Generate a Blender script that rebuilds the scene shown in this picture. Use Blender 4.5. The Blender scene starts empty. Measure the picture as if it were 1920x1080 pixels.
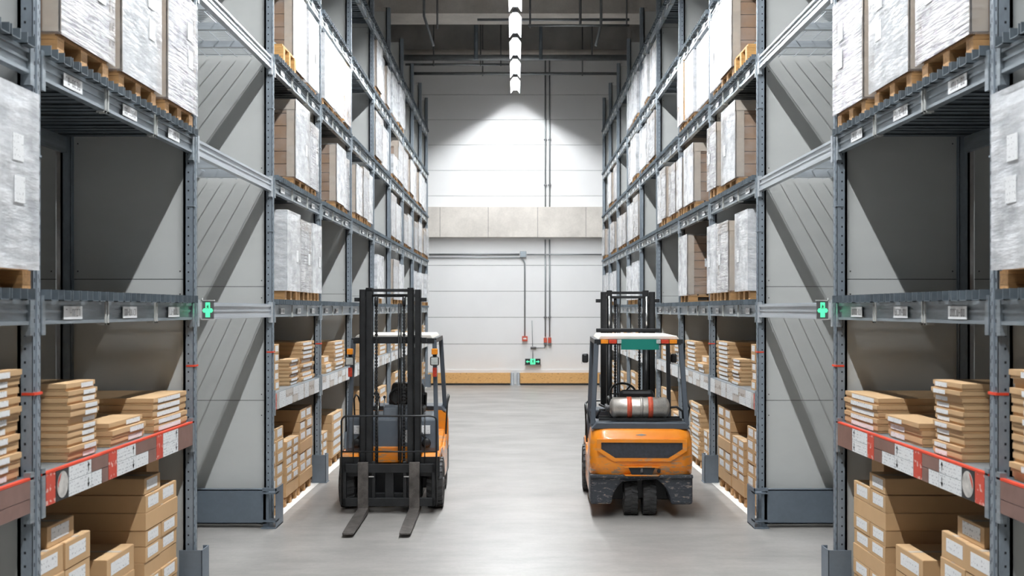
import bpy, bmesh, math, random
from mathutils import Vector, Matrix
random.seed(7)
R = random.random
C = bpy.context.scene.collection
SC = bpy.context.scene
PI = math.pi
EYE = 2.35          # camera height
W = 2.66            # aisle half width
K = 5320.0
# far edge of each upright frame, metres from the camera
PY = [5.98, 8.92, 11.77, 14.63, 17.36, 20.11, 22.78, 25.39, 27.92, 30.31, 32.44]
BEAM = {1: 2.40, 2: 3.775, 3: 5.11, 4: 6.41, 5: 7.71}   # top of beam, pallet tiers
DECK = 0.062
TOP = 8.77
RD = 3.76           # rear of rack (distance from the aisle axis)
WORLD = {}

# ------------------------------------------------------------------ materials
def new_mat(name):
    m = bpy.data.materials.new(name); m.use_nodes = True
    nt = m.node_tree; b = nt.nodes['Principled BSDF']
    return m, nt, b
def N(nt, typ, **kw):
    n = nt.nodes.new(typ)
    for k, v in kw.items(): setattr(n, k, v)
    return n
def mapping(nt, scale=(1, 1, 1), src='Object'):
    tc = N(nt, 'ShaderNodeTexCoord'); mp = N(nt, 'ShaderNodeMapping')
    mp.inputs['Scale'].default_value = scale
    nt.links.new(tc.outputs[src], mp.inputs['Vector'])
    return mp.outputs['Vector']
def noise(nt, vec, scale=5, detail=3, rough=0.5):
    n = N(nt, 'ShaderNodeTexNoise'); n.inputs['Scale'].default_value = scale
    n.inputs['Detail'].default_value = detail; n.inputs['Roughness'].default_value = rough
    nt.links.new(vec, n.inputs['Vector']); return n.outputs['Fac']
def ramp(nt, fac, stops):
    r = N(nt, 'ShaderNodeValToRGB'); e = r.color_ramp.elements
    while len(e) < len(stops): e.new(0.5)
    for el, (p, c) in zip(e, stops):
        el.position = p; el.color = (c[0], c[1], c[2], 1) if not isinstance(c, (int, float)) else (c, c, c, 1)
    nt.links.new(fac, r.inputs['Fac']); return r.outputs['Color']
def bump(nt, b, h, strength=0.3, dist=0.01):
    n = N(nt, 'ShaderNodeBump'); n.inputs['Strength'].default_value = strength; n.inputs['Distance'].default_value = dist
    nt.links.new(h, n.inputs['Height']); nt.links.new(n.outputs['Normal'], b.inputs['Normal'])
def mixc(nt, fac, a, b_, mode='MIX'):
    n = N(nt, 'ShaderNodeMix', data_type='RGBA', blend_type=mode)
    for k, v in ((0, fac), (6, a), (7, b_)):
        if hasattr(v, 'is_linked') or isinstance(v, bpy.types.NodeSocket): nt.links.new(v, n.inputs[k])
        elif k == 0: n.inputs[0].default_value = v
        else: n.inputs[k].default_value = (v[0], v[1], v[2], 1)
    return n.outputs[2]
def simple(name, col, rough=0.5, metal=0.0, var=0.12, scale=8, stretch=(1, 1, 1), bmp=0.0, rnd=0.0, spec=None, fine=0.0):
    m, nt, b = new_mat(name)
    v = mapping(nt, stretch)
    f = noise(nt, v, scale, 4, 0.6)
    lo = [c * (1 - var) for c in col]; hi = [min(1, c * (1 + var)) for c in col]
    c = ramp(nt, f, [(0.3, lo), (0.7, hi)])
    if fine:
        f2 = noise(nt, v, scale * 14, 2, 0.6)
        c = mixc(nt, 1.0, c, ramp(nt, f2, [(0.35, 1 - fine), (0.65, 1.0)]), 'MULTIPLY')
    if rnd:
        oi = N(nt, 'ShaderNodeObjectInfo')
        c = mixc(nt, 1.0, c, ramp(nt, oi.outputs['Random'], [(0, (1 - rnd, 1 - rnd * 1.1, 1 - rnd * 1.25)), (1, (1, 1, 1))]), 'MULTIPLY')
    nt.links.new(c, b.inputs['Base Color'])
    b.inputs['Roughness'].default_value = rough; b.inputs['Metallic'].default_value = metal
    if spec is not None: b.inputs['Specular IOR Level'].default_value = spec
    if bmp: bump(nt, b, f, bmp, 0.01)
    return m
def emit(name, col, s):
    m, nt, b = new_mat(name)
    b.inputs['Base Color'].default_value = (*col, 1); b.inputs['Emission Color'].default_value = (*col, 1)
    b.inputs['Emission Strength'].default_value = s
    return m
M = {}
M['post'] = simple('blue grey upright steel', (0.285, 0.33, 0.375), 0.42, 0.15, 0.16, 3, (1, 1, .5), fine=.12)
M['galv'] = simple('galvanised beam steel', (0.37, 0.42, 0.46), 0.36, 0.55, 0.22, 3, (1, .6, 8), fine=.1)
M['galv_bright'] = simple('bright zinc beam steel', (0.60, 0.64, 0.68), 0.3, 0.5, 0.12, 3, (1, .4, 12))
M['deck'] = simple('dark deck channel steel', (0.15, 0.18, 0.205), 0.45, 0.3, 0.25, 5)
M['panel'] = simple('grey partition sheet', (0.63, 0.64, 0.625), 0.34, 0.0, 0.05, .9, (1, 1, 2), bmp=.06)
M['seam'] = simple('dark panel joint', (0.10, 0.10, 0.10), 0.8)  # dark colour of joint backings and small panel fixings
M['hole'] = simple('punched hole', (0.018, 0.02, 0.024), 0.8)
M['guard'] = simple('slate painted guard steel', (0.15, 0.185, 0.225), 0.38, 0.1, 0.1, 2, fine=.06)
M['clip'] = simple('pale clip plastic', (0.55, 0.56, 0.54), 0.5)
M['redtape'] = simple('red tape', (0.75, 0.07, 0.03), 0.5)
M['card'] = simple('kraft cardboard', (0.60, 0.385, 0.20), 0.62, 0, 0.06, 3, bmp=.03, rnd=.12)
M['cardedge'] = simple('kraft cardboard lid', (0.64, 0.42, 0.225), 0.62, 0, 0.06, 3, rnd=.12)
M['brown'] = simple('wrapped brown carton', (0.36, 0.225, 0.14), 0.42, 0, 0.14, 4, rnd=.15)
M['browndark'] = simple('brown shrink wrapped board', (0.20, 0.115, 0.095), 0.35, 0, 0.18, 4)
M['whitebox'] = simple('white carton board', (0.70, 0.71, 0.73), 0.5, 0, 0.06, 3)
M['beige'] = simple('pale kraft cap', (0.52, 0.44, 0.36), 0.55, 0, 0.08, 4)
M['wood'] = simple('pallet wood', (0.55, 0.31, 0.13), 0.62, 0, 0.22, 6, (1, 6, 6), rnd=.1)
M['orangewood'] = simple('orange pallet wood', (0.66, 0.36, 0.12), 0.6, 0, 0.2, 6, (1, 6, 6))
M['black'] = simple('black mast steel', (0.022, 0.023, 0.025), 0.4, 0.2, 0.35, 6, fine=.2)
M['fork'] = simple('worn fork steel', (0.15, 0.135, 0.125), 0.42, 0.4, 0.45, 9, fine=.3)
M['rubber'] = simple('tyre rubber', (0.042, 0.042, 0.043), 0.62, 0, 0.3, 8)
M['rim'] = simple('dusty rim steel', (0.16, 0.16, 0.165), 0.5, 0.4)
M['slate'] = simple('slate cowl paint', (0.07, 0.085, 0.105), 0.42, 0, 0.1, 4)
M['grille'] = simple('dark grille mesh', (0.035, 0.04, 0.052), 0.45, 0, 0.3, 30)
M['seat'] = simple('black seat vinyl', (0.016, 0.017, 0.018), 0.45, 0, 0.2, 8)
M['roof'] = simple('cream roof sheet', (0.72, 0.68, 0.62), 0.5, 0, 0.06, 5)
M['chrome'] = simple('polished rod', (0.8, 0.8, 0.8), 0.18, 1.0, 0.03)
M['hose'] = simple('black hose rubber', (0.012, 0.012, 0.013), 0.5)
M['amber'] = simple('amber lens', (0.95, 0.30, 0.02), 0.18, 0, 0.12, 40)
M['redlens'] = simple('red lens', (0.62, 0.06, 0.03), 0.18, 0, 0.2, 40)
M['lens'] = simple('clear lamp glass', (0.62, 0.66, 0.64), 0.12, 0.3, 0.2, 30)
M['teal'] = simple('teal plate', (0.0, 0.205, 0.16), 0.5, 0, 0.02)
M['strapred'] = simple('red tank strap', (0.62, 0.10, 0.05), 0.55, 0, 0.2, 30)
M['tank'] = simple('scuffed tank aluminium', (0.62, 0.58, 0.53), 0.36, 0.75, 0.25, 5, fine=.15)
M['conc'] = simple('precast concrete', (0.64, 0.60, 0.55), 0.75, 0, 0.14, 1.3, fine=.06)
M['darkconc'] = simple('raw ceiling concrete', (0.38, 0.37, 0.355), 0.85, 0, 0.22, 1.1)
M['wallwhite'] = simple('white wall panel', (0.83, 0.83, 0.83), 0.5, 0, 0.03, .5)
M['bouncewall'] = simple('grey bounce wall', (0.50, 0.49, 0.47), 0.8)  # unseen walls; grey level set for how much light they bounce back
M['pipe'] = simple('galvanised pipe', (0.30, 0.32, 0.33), 0.4, 0.5)
M['whitepaint'] = simple('white line paint', (0.78, 0.77, 0.74), 0.55, 0, 0.08, 6)
M['redbox'] = simple('red call point', (0.60, 0.09, 0.05), 0.4)
M['film'] = simple('grey film sheet', (0.16, 0.20, 0.22), 0.3, 0, 0.25, 10)
M['blackstrap'] = simple('black strap', (0.02, 0.022, 0.025), 0.4)
M['inkblack'] = simple('black print', (0.03, 0.03, 0.03), 0.6)
M['inkwhite'] = simple('white print', (0.8, 0.8, 0.78), 0.6)
M['plate'] = simple('round pale picture', (0.55, 0.53, 0.50), 0.5, 0, 0.35, 12)
M['green'] = emit('lit green pictogram', (0.10, 0.88, 0.42), 0.42)
M['lamp'] = emit('fluorescent tube', (0.95, 0.98, 1.0), 310)
M['reflector'] = simple('white lamp reflector', (0.42, 0.43, 0.44), 0.4)

def print_mat(name, paper, ink, sy, sz, dens):
    m, nt, b = new_mat(name)
    v = mapping(nt, (sy, sy, sz))
    f = noise(nt, v, 1.0, 2, .5)
    sx = N(nt, 'ShaderNodeSeparateXYZ'); nt.links.new(mapping(nt), sx.inputs[0])
    mu = N(nt, 'ShaderNodeMath', operation='MULTIPLY'); mu.inputs[1].default_value = sz * 2.4
    nt.links.new(sx.outputs[2], mu.inputs[0])
    si = N(nt, 'ShaderNodeMath', operation='SINE'); nt.links.new(mu.outputs[0], si.inputs[0])
    g = N(nt, 'ShaderNodeMath', operation='GREATER_THAN'); g.inputs[1].default_value = 0.15; nt.links.new(si.outputs[0], g.inputs[0])
    h = N(nt, 'ShaderNodeMath', operation='GREATER_THAN'); h.inputs[1].default_value = 1 - dens; nt.links.new(f, h.inputs[0])
    p = N(nt, 'ShaderNodeMath', operation='MULTIPLY'); nt.links.new(g.outputs[0], p.inputs[0]); nt.links.new(h.outputs[0], p.inputs[1])
    nt.links.new(mixc(nt, p.outputs[0], paper, ink), b.inputs['Base Color'])
    b.inputs['Roughness'].default_value = 0.45
    return m
M['label'] = print_mat('printed white label', (0.82, 0.83, 0.84), (0.40, 0.40, 0.42), 70, 80, .40)
M['docard'] = print_mat('printed rail card', (0.80, 0.82, 0.83), (0.36, 0.37, 0.40), 60, 120, .42)
M['fadedcard'] = print_mat('faded rail card', (0.60, 0.56, 0.52), (0.34, 0.28, 0.24), 18, 22, .5)
M['redcard'] = print_mat('red rail card', (0.62, 0.075, 0.045), (0.75, 0.45, 0.40), 40, 30, .42)
M['browncard'] = simple('brown rail card', (0.23, 0.135, 0.115), 0.4, 0, 0.2, 5)

def osb():
    m, nt, b = new_mat('strand board')
    v = mapping(nt, (1, 1, 2.2))
    vo = N(nt, 'ShaderNodeTexVoronoi'); vo.inputs['Scale'].default_value = 22; nt.links.new(v, vo.inputs['Vector'])
    c = ramp(nt, vo.outputs['Color'], [(0.0, (0.42, 0.20, 0.07)), (0.2, (0.74, 0.40, 0.14)), (0.9, (0.80, 0.47, 0.18))])
    nt.links.new(c, b.inputs['Base Color']); b.inputs['Roughness'].default_value = .55
    return m
M['osb'] = osb()

def floor_mat():
    m, nt, b = new_mat('polished concrete floor')
    v = mapping(nt, (1, 1, 1), 'Object')
    big = noise(nt, v, .55, 5, .6); streak = noise(nt, mapping(nt, (.9, 1.6, 1)), .9, 6, .65); fine = noise(nt, v, 26, 3, .6)
    c = ramp(nt, big, [(0.3, (0.335, 0.318, 0.30)), (0.7, (0.425, 0.408, 0.385))])
    c = mixc(nt, 1.0, c, ramp(nt, streak, [(0.35, .80), (0.62, 1.0)]), 'MULTIPLY')
    c = mixc(nt, 1.0, c, ramp(nt, fine, [(0.35, .93), (0.65, 1.0)]), 'MULTIPLY')
    drag = noise(nt, mapping(nt, (.8, 7, 1)), 1.2, 5, .6)
    c = mixc(nt, 1.0, c, ramp(nt, drag, [(0.30, .90), (0.5, 1.0)]), 'MULTIPLY')
    nt.links.new(c, b.inputs['Base Color'])
    nt.links.new(ramp(nt, streak, [(0.3, .42), (0.7, .30)]), b.inputs['Roughness'])
    bump(nt, b, fine, .05, .002)
    return m
M['floor'] = floor_mat()

def wrap_mat(name, dark, light, lo, hi, gl=.2, sc=(3, 3, 3), bs=.6, det=4):
    m, nt, b = new_mat(name)
    out = nt.nodes['Material Output']
    tc = N(nt, 'ShaderNodeTexCoord'); mp = N(nt, 'ShaderNodeMapping'); mp.inputs['Rotation'].default_value = (.5, 0, 0); mp.inputs['Scale'].default_value = sc
    nt.links.new(tc.outputs['Object'], mp.inputs['Vector'])
    f = noise(nt, mp.outputs[0], 2.2, det, .55)
    w = noise(nt, mapping(nt, (1.3, 1.7, 2.2)), 2.4, 4, .6)
    nt.links.new(ramp(nt, f, [(.36, dark), (.60, light)]), b.inputs['Base Color']); b.inputs['Roughness'].default_value = gl  # wrinkle shade and highlights are put into the film colour
    b.inputs['Specular IOR Level'].default_value = .8
    bump(nt, b, f, bs, .03)
    tr = N(nt, 'ShaderNodeBsdfTransparent'); mx = N(nt, 'ShaderNodeMixShader')
    nt.links.new(ramp(nt, w, [(0.35, lo), (0.65, hi)]), mx.inputs[0])
    nt.links.new(tr.outputs[0], mx.inputs[1]); nt.links.new(b.outputs[0], mx.inputs[2])
    nt.links.new(mx.outputs[0], out.inputs['Surface'])
    return m
M['film_clear'] = wrap_mat('clear stretch film', (0.60, 0.57, 0.55), (0.85, 0.85, 0.86), .03, .22, .15, (4, 4, 12), .6)
M['film_white'] = wrap_mat('milky film with painted sheen', (0.70, 0.72, 0.75), (0.85, 0.86, 0.88), .50, .97, .16, (4, 1.6, 8), .35)  # pale tone and opacity carry the sheen of light on the film
M['film_highlight'] = wrap_mat('stretch film with painted highlights', (0.42, 0.42, 0.45), (0.88, 0.88, 0.89), .45, .97, .12, (3, 1.5, 22), .6, 5)  # bright streaks are light highlights painted into the colour

def orange_mat():
    m, nt, b = new_mat('scuffed orange paint')
    v = mapping(nt, (1.2, 1, 5))
    f = noise(nt, v, 4, 6, .7); g = noise(nt, mapping(nt), 2.2, 3, .5)
    c = ramp(nt, g, [(.3, (0.80, 0.235, 0.012)), (.7, (0.90, 0.30, 0.018))])
    sc = ramp(nt, f, [(0.545, 0), (0.575, 1)])
    s2 = N(nt, 'ShaderNodeSeparateXYZ'); nt.links.new(mapping(nt), s2.inputs[0])
    low = N(nt, 'ShaderNodeMapRange'); low.inputs['From Min'].default_value = .95; low.inputs['From Max'].default_value = .5
    nt.links.new(s2.outputs[2], low.inputs['Value'])
    mm = N(nt, 'ShaderNodeMath', operation='MULTIPLY'); nt.links.new(sc, mm.inputs[0]); nt.links.new(low.outputs[0], mm.inputs[1])
    nt.links.new(mixc(nt, mm.outputs[0], c, (0.34, 0.24, 0.15)), b.inputs['Base Color'])
    b.inputs['Roughness'].default_value = .3; b.inputs['Coat Weight'].default_value = .3
    return m
M['orange'] = orange_mat()
def skirt_mat():
    m, nt, b = new_mat('scraped black casting')
    f = noise(nt, mapping(nt, (1, 1, 3)), 15, 7, .7)
    c = ramp(nt, f, [(0.55, (0.035, 0.04, 0.05)), (0.60, (0.15, 0.15, 0.16)), (0.68, (0.45, 0.30, 0.18))])
    nt.links.new(c, b.inputs['Base Color']); b.inputs['Roughness'].default_value = .5; bump(nt, b, f, .3, .01)
    return m
M['skirt'] = skirt_mat()

# ------------------------------------------------------------------ mesh builder
class MB:
    def __init__(s): s.v = []; s.f = []; s.m = []; s.sm = []
    def quadbox(s, P, mi=0):
        b = len(s.v); s.v += P
        for f in ((0, 3, 2, 1), (4, 5, 6, 7), (0, 1, 5, 4), (1, 2, 6, 5), (2, 3, 7, 6), (3, 0, 4, 7)):
            s.f.append([b + i for i in f]); s.m.append(mi); s.sm.append(False)
        return s
    def box(s, x0, x1, y0, y1, z0, z1, mi=0):
        if x0 > x1: x0, x1 = x1, x0
        if y0 > y1: y0, y1 = y1, y0
        if z0 > z1: z0, z1 = z1, z0
        s.quadbox([(x0, y0, z0), (x1, y0, z0), (x1, y1, z0), (x0, y1, z0), (x0, y0, z1), (x1, y0, z1), (x1, y1, z1), (x0, y1, z1)], mi)
        return s
    def quad(s, pts, mi=0):
        b = len(s.v); s.v += pts; s.f.append(list(range(b, b + len(pts)))); s.m.append(mi); s.sm.append(False); return s
    def bar(s, p, q, w, h, mi=0, up=(0, 0, 1)):
        p = Vector(p); q = Vector(q); d = (q - p).normalized(); u = Vector(up)
        if abs(d.dot(u)) > .98: u = Vector((0, 1, 0))
        a = d.cross(u).normalized() * w / 2; c = a.cross(d).normalized() * h / 2
        s.quadbox([tuple(x) for x in (p - a - c, p + a - c, q + a - c, q - a - c, p - a + c, p + a + c, q + a + c, q - a + c)], mi); return s
    def tube(s, pts, r, n=8, mi=0, caps=True):
        P = [Vector(p) for p in pts]; rings = []
        up = Vector((0, 0, 1)); prev = None
        for i, p in enumerate(P):
            d = (P[min(i + 1, len(P) - 1)] - P[max(i - 1, 0)]).normalized()
            if prev is None:
                a = d.cross(up) if abs(d.dot(up)) < .95 else d.cross(Vector((0, 1, 0)))
            else: a = prev - d * prev.dot(d)
            a.normalize(); prev = a; c = d.cross(a)
            rr = r[i] if isinstance(r, (list, tuple)) else r
            b = len(s.v)
            s.v += [tuple(p + a * math.cos(2 * PI * k / n) * rr + c * math.sin(2 * PI * k / n) * rr) for k in range(n)]
            rings.append(b)
        for i in range(len(rings) - 1):
            for k in range(n):
                k2 = (k + 1) % n
                s.f.append([rings[i] + k, rings[i] + k2, rings[i + 1] + k2, rings[i + 1] + k]); s.m.append(mi); s.sm.append(True)
        if caps:
            s.f.append([rings[0] + k for k in range(n)][::-1]); s.m.append(mi); s.sm.append(False)
            s.f.append([rings[-1] + k for k in range(n)]); s.m.append(mi); s.sm.append(False)
        return s
    def prism(s, prof, y0, y1, axis='y', mi=0):
        """prof in the plane across axis: (x,z) for y, (y,z) for x, (x,y) for z"""
        b = len(s.v); n = len(prof)
        for t in (y0, y1):
            for a, c in prof: s.v.append({'y': (a, t, c), 'x': (t, a, c), 'z': (a, c, t)}[axis])
        s.f.append(list(range(b, b + n))); s.f.append(list(range(b + n, b + 2 * n))[::-1]); s.m += [mi, mi]; s.sm += [False] * 2
        for k in range(n):
            k2 = (k + 1) % n
            s.f.append([b + k, b + n + k, b + n + k2, b + k2]); s.m.append(mi); s.sm.append(False)
        return s
    def lathe(s, prof, n, c, axis='x', mi=0):
        """prof: (offset along axis, radius)"""
        b = len(s.v); m_ = len(prof)
        for k in range(n):
            t = 2 * PI * k / n
            for o, r in prof:
                if axis == 'x': s.v.append((c[0] + o, c[1] + r * math.cos(t), c[2] + r * math.sin(t)))
                elif axis == 'z': s.v.append((c[0] + r * math.cos(t), c[1] + r * math.sin(t), c[2] + o))
                else: s.v.append((c[0] + r * math.cos(t), c[1] + o, c[2] + r * math.sin(t)))
        for k in range(n):
            k2 = (k + 1) % n
            for j in range(m_ - 1):
                s.f.append([b + k * m_ + j, b + k2 * m_ + j, b + k2 * m_ + j + 1, b + k * m_ + j + 1]); s.m.append(mi); s.sm.append(True)
        return s
    def build(s, name, mats, parent=None, bev=0, fix=False):
        if not isinstance(mats, (list, tuple)): mats = [mats]
        if parent is None:
            xs, ys, zs = zip(*s.v)
            o3 = ((min(xs) + max(xs)) / 2, (min(ys) + max(ys)) / 2, min(zs))
        else: o3 = WORLD[parent.name]
        me = bpy.data.meshes.new(name)
        me.from_pydata([(x - o3[0], y - o3[1], z - o3[2]) for x, y, z in s.v], [], s.f)
        for m in mats: me.materials.append(M[m] if isinstance(m, str) else m)
        me.polygons.foreach_set('material_index', s.m); me.polygons.foreach_set('use_smooth', s.sm)
        if fix:
            bm = bmesh.new(); bm.from_mesh(me); bmesh.ops.recalc_face_normals(bm, faces=bm.faces[:]); bm.to_mesh(me); bm.free()
        me.update()
        o = bpy.data.objects.new(name, me); C.objects.link(o)
        WORLD[o.name] = o3
        if parent is None: o.location = o3
        else: o.parent = parent
        if bev:
            b = o.modifiers.new('soft edges', 'BEVEL'); b.width = bev; b.segments = 2; b.limit_method = 'ANGLE'; b.angle_limit = math.radians(35)
        return o
def B(x0, x1, y0, y1, z0, z1): return MB().box(x0, x1, y0, y1, z0, z1)
def empty(name, loc):
    o = bpy.data.objects.new(name, None); C.objects.link(o); o.location = loc; o.empty_display_size = .2
    WORLD[o.name] = tuple(loc); return o
def tag(o, label=None, cat=None, group=None, kind=None):
    if label:
        n = len(label.replace(',', ' ').split())
        if n > 16 or n < 4: print('LABEL LENGTH', n, label)
        o['label'] = label
    if cat: o['category'] = cat
    if group: o['group'] = group
    if kind: o['kind'] = kind
    return o
SIDE = {-1: 'left', 1: 'right'}
ORD = ['first', 'second', 'third', 'fourth', 'fifth', 'sixth', 'seventh', 'eighth', 'ninth', 'tenth', 'eleventh', 'twelfth', 'thirteenth', 'fourteenth']
BAYNAME = {0: 'cut-off bay', 1: 'bay before cross aisle', 2: 'cross aisle'}
for i in range(3, 11): BAYNAME[i] = ORD[i - 3] + ' bay past cross aisle'

# ------------------------------------------------------------------ shell
WALLY = 33.55
def struct(o, label=None): o['kind'] = 'structure'; return o
struct(B(-9, 9, -7, WALLY + .3, -.2, 0).build('floor', 'floor'))
# end wall: horizontal sandwich panels with open joints over a dark backing
mb = MB(); mb.box(-9, 9, WALLY + .04, WALLY + .3, 0, 10.9, 1)
seams = [10.17, 9.1, 8.315, 7.52, 6.72, 5.92]
zz = [10.6] + seams + [5.2]
for a, b_ in zip(zz, zz[1:]): mb.box(-9, 9, WALLY, WALLY + .06, b_ + .006, a - .006, 0)
zz = [4.7, 3.735, 2.92, 2.10, 1.26, .37, 0.0]
for a, b_ in zip(zz, zz[1:]): mb.box(-9, 9, WALLY, WALLY + .06, b_ + .006, a - .006, 0)
struct(mb.build('wall_far', ['wallwhite', 'seam']))
mb = MB()
xs = [-9, -7, -4.9, -2.34, -.84, .70, 2.2, 4.9, 7, 9]
for a, b_ in zip(xs, xs[1:]): mb.box(a + .006, b_ - .006, WALLY - .35, WALLY - .001, 4.60, 5.54)
mb.box(-9, 9, WALLY - .33, WALLY - .001, 4.61, 5.53, 1)
struct(mb.build('trim_1', ['conc', 'seam']))
struct(B(-9, 9, WALLY - .3, WALLY - .001, 10.45, 11.3).build('trim_2', 'darkconc'))
struct(B(-9, 9, 28.3, 29.4, 10.2, 11.3).build('trim_3', 'conc'))
struct(B(-9, 9, 15.3, 16.4, 10.2, 11.3).build('trim_4', 'conc'))
struct(B(-9, 9, 2.3, 3.4, 10.2, 11.3).build('trim_5', 'conc'))
struct(B(-9, 9, -7, WALLY + .3, 11.3, 11.5).build('ceiling', 'darkconc'))
struct(B(-9.2, -9, -7, WALLY + .3, 0, 11.3).build('wall_left', 'bouncewall'))
struct(B(9, 9.2, -7, WALLY + .3, 0, 11.3).build('wall_right', 'bouncewall'))
struct(B(-9, 9, -7.2, -7, 0, 11.3).build('wall_near', 'bouncewall'))
for s in (-1, 1):
    tag(B(s * 2.655, s * 2.765, 12.2, 32.3, .0005, .003).build('floor_line', 'whitepaint'),
        f'thin white floor line along the foot of the {SIDE[s]} rack', 'floor marking')

# services on the end wall
def px(x, y, Y): return ((x - 966) * Y / 2000.0, EYE + (580 - y) * Y / 2000.0)
YW = WALLY - .04
def wall_pipe(pts, r, label, Y=YW, name='conduit'):
    P = []
    for x, y in pts:
        a, b_ = px(x, y, Y); P.append((a, Y, b_))
    mbp = MB(); mbp.tube(P, r, 8)
    o = mbp.build(name, 'pipe'); tag(o, label, 'conduit'); return o
for x, tx in ((1022.5, 'nearer the aisle centre'), (1030.5, 'farther from aisle centre')):
    o = wall_pipe([(x, 113), (x, 388)], .022, f'vertical conduit above concrete band, one of pair, {tx}')
    for yy in (262, 347):
        a, b_ = px(x, yy, YW); B(a - .05, a + .05, YW - .03, YW + .035, b_ - .02, b_ + .02).build('pipe_clamp', 'rim', o)
    o = wall_pipe([(x, 449), (x, 631)], .022, f'vertical conduit below concrete band dropping to red box, {tx}')
    a, b_ = px(x, 595, YW); B(a - .05, a + .05, YW - .03, YW + .035, b_ - .02, b_ + .02).build('pipe_clamp', 'rim', o)
wall_pipe([(803, 476.7), (974, 476.7)], .022, 'upper horizontal conduit running into junction box under concrete band')
wall_pipe([(803, 483.5), (976, 483.5)], .016, 'lower horizontal conduit of the two left of junction box')
wall_pipe([(988, 477.3), (1128, 477.3)], .022, 'horizontal conduit from junction box towards the right rack', YW - .055)
wall_pipe([(978, 485), (982, 489), (984, 494), (984, 631)], .022, 'single conduit from junction box down to lone red box')
wall_pipe([(1022.5, 647), (1022.5, 649), (1020, 652), (1005, 652.5)], .014, 'short bent conduit joining red box to grey coupling')
wall_pipe([(997.5, 601), (998.5, 649)], .010, 'thin vertical rod rising above grey coupling over exit sign', name='thin_rod')
a, b_ = px(981, 477, YW)
o = MB().box(a - .10, a + .10, YW - .06, YW + .04, b_ - .10, b_ + .10).build('junction_box', 'pipe', bev=.01); tag(o, 'square grey junction box on end wall under concrete band', 'junction box')
B(a - .085, a + .085, YW - .07, YW - .058, b_ - .085, b_ + .085).build('cover', 'galv', o)
a, b_ = px(1000, 652.3, YW)
o = MB().tube([(a - .09, YW, b_), (a + .09, YW, b_)], .035, 10).build('pipe_coupling', 'rim'); tag(o, 'grey pipe coupling directly above the hanging exit sign', 'coupling')
for x, y, lab, h in ((984, 635, 'lone red alarm box with white band at conduit end', .16), (1022.5, 638, 'red alarm box under first conduit of the pair', .15), (1030.5, 638, 'red alarm box under second conduit of the pair', .17)):
    a, b_ = px(x, y, YW)
    o = B(a - .085 if x < 1000 else a - .05, a + .085 if x < 1000 else a + .05, YW - .07, YW + .04, b_ - h / 2, b_ + h / 2).build('alarm_box', 'redbox', bev=.008); tag(o, lab, 'alarm box')
    if x < 1000: B(a - .05, a + .05, YW - .08, YW - .068, b_ - .02, b_ + .03).build('label_band', 'inkwhite', o)
    else: B(a - .05, a + .05, YW - .075, YW + .03, b_ - h / 2 - .06, b_ - h / 2).build('socket_base', 'rim', o)
def man(mbm, cx, cz, h, y, mi, flip=1):
    u = h / 10.0
    def q(pts): mbm.prism([(cx + flip * x * u, cz + z * u) for x, z in pts], y, y + .004, 'y', mi)
    q([(.4, 3.2), (1.4, 3.2), (1.8, 4.0), (1.4, 4.8), (.4, 4.8), (0, 4)])
    q([(-1.2, 2.6), (1.0, 2.9), (1.2, .2), (-.6, .0)])
    q([(1, 2.6), (3, 1.6), (2.6, .9), (.9, 1.8)])
    q([(-1.1, 2.6), (-2.8, 1.2), (-2.3, .7), (-.9, 1.6)])
    q([(-.5, .3), (1.2, .3), (2.6, -1.6), (2.2, -4.2), (1.4, -4.0), (1.6, -1.9)])
    q([(-.6, .3), (.5, .2), (-.6, -2.6), (-3.2, -3.2), (-3.2, -2.4), (-1.2, -2.0)])
# exit sign
a, b_ = px(999, 678, YW - .1); YS = YW - .12
root = empty('exit_sign', (a, YS, b_ - .09)); tag(root, 'small lit green exit sign hanging low on the end wall', 'exit sign')
B(a - .24, a + .24, YS, YS + .05, b_ - .09, b_ + .09).build('housing', 'black', root, bev=.004)
B(a - .26, a + .26, YS - .005, YS + .06, b_ - .115, b_ - .095).build('bottom_rail', 'rim', root)
B(a - .08, a + .08, YS - .005, YS - .001, b_ - .085, b_ + .088).build('pictogram_field', 'green', root)
mb = MB(); man(mb, a, b_, .15, YS - .011, 0); mb.build('running_figure', 'inkblack', root, fix=True)
for f in (-1, 1):
    mb = MB(); mb.prism([(a + f * x, b_ + z) for x, z in ((.10, -.016), (.16, -.016), (.16, -.045), (.215, 0), (.16, .045), (.16, .016), (.10, .016))], YS - .006, YS - .001, 'y')
    mb.build('arrow', 'green', root, fix=True)
MB().tube([(a, YS + .03, b_ + .09), (a, YS + .03, b_ + .36)], .012, 8).build('hanger_rod', 'rim', root)

# bumper boards
for x0, x1, lab in ((803, 957, 'long strand board bumper on floor at end wall, left piece'), (975, 1128, 'long strand board bumper on floor at end wall, right piece')):
    a = (x0 - 966) * 33.1 / 2000; b_ = (x1 - 966) * 33.1 / 2000
    root = empty('wall_bumper', ((a + b_) / 2, 33.1, 0)); tag(root, lab, 'bumper')
    B(a, b_, 33.05, 33.15, .06, .375).build('board', 'osb', root)
    B(a, b_, 33.07, 33.5, 0, .06).build('base_plate', 'black', root)
    B(a, b_, 33.15, 33.5, .06, .36).build('backing', 'wood', root)
for x, lab in ((960.5, 'short galvanised stanchion closing the left bumper board'), (972, 'short galvanised stanchion closing the right bumper board')):
    a = (x - 966) * 33.05 / 2000; 
    mb = MB().box(a - .045, a + .045, 33.0, 33.02, 0, .38).box(a - .045, a - .035, 33.0, 33.5, 0, .38).box(a + .035, a + .045, 33.0, 33.5, 0, .38).box(a - .06, a + .06, 32.98, 33.5, 0, .012)
    tag(mb.build('bumper_post', 'galv_bright'), lab, 'post')
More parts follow.
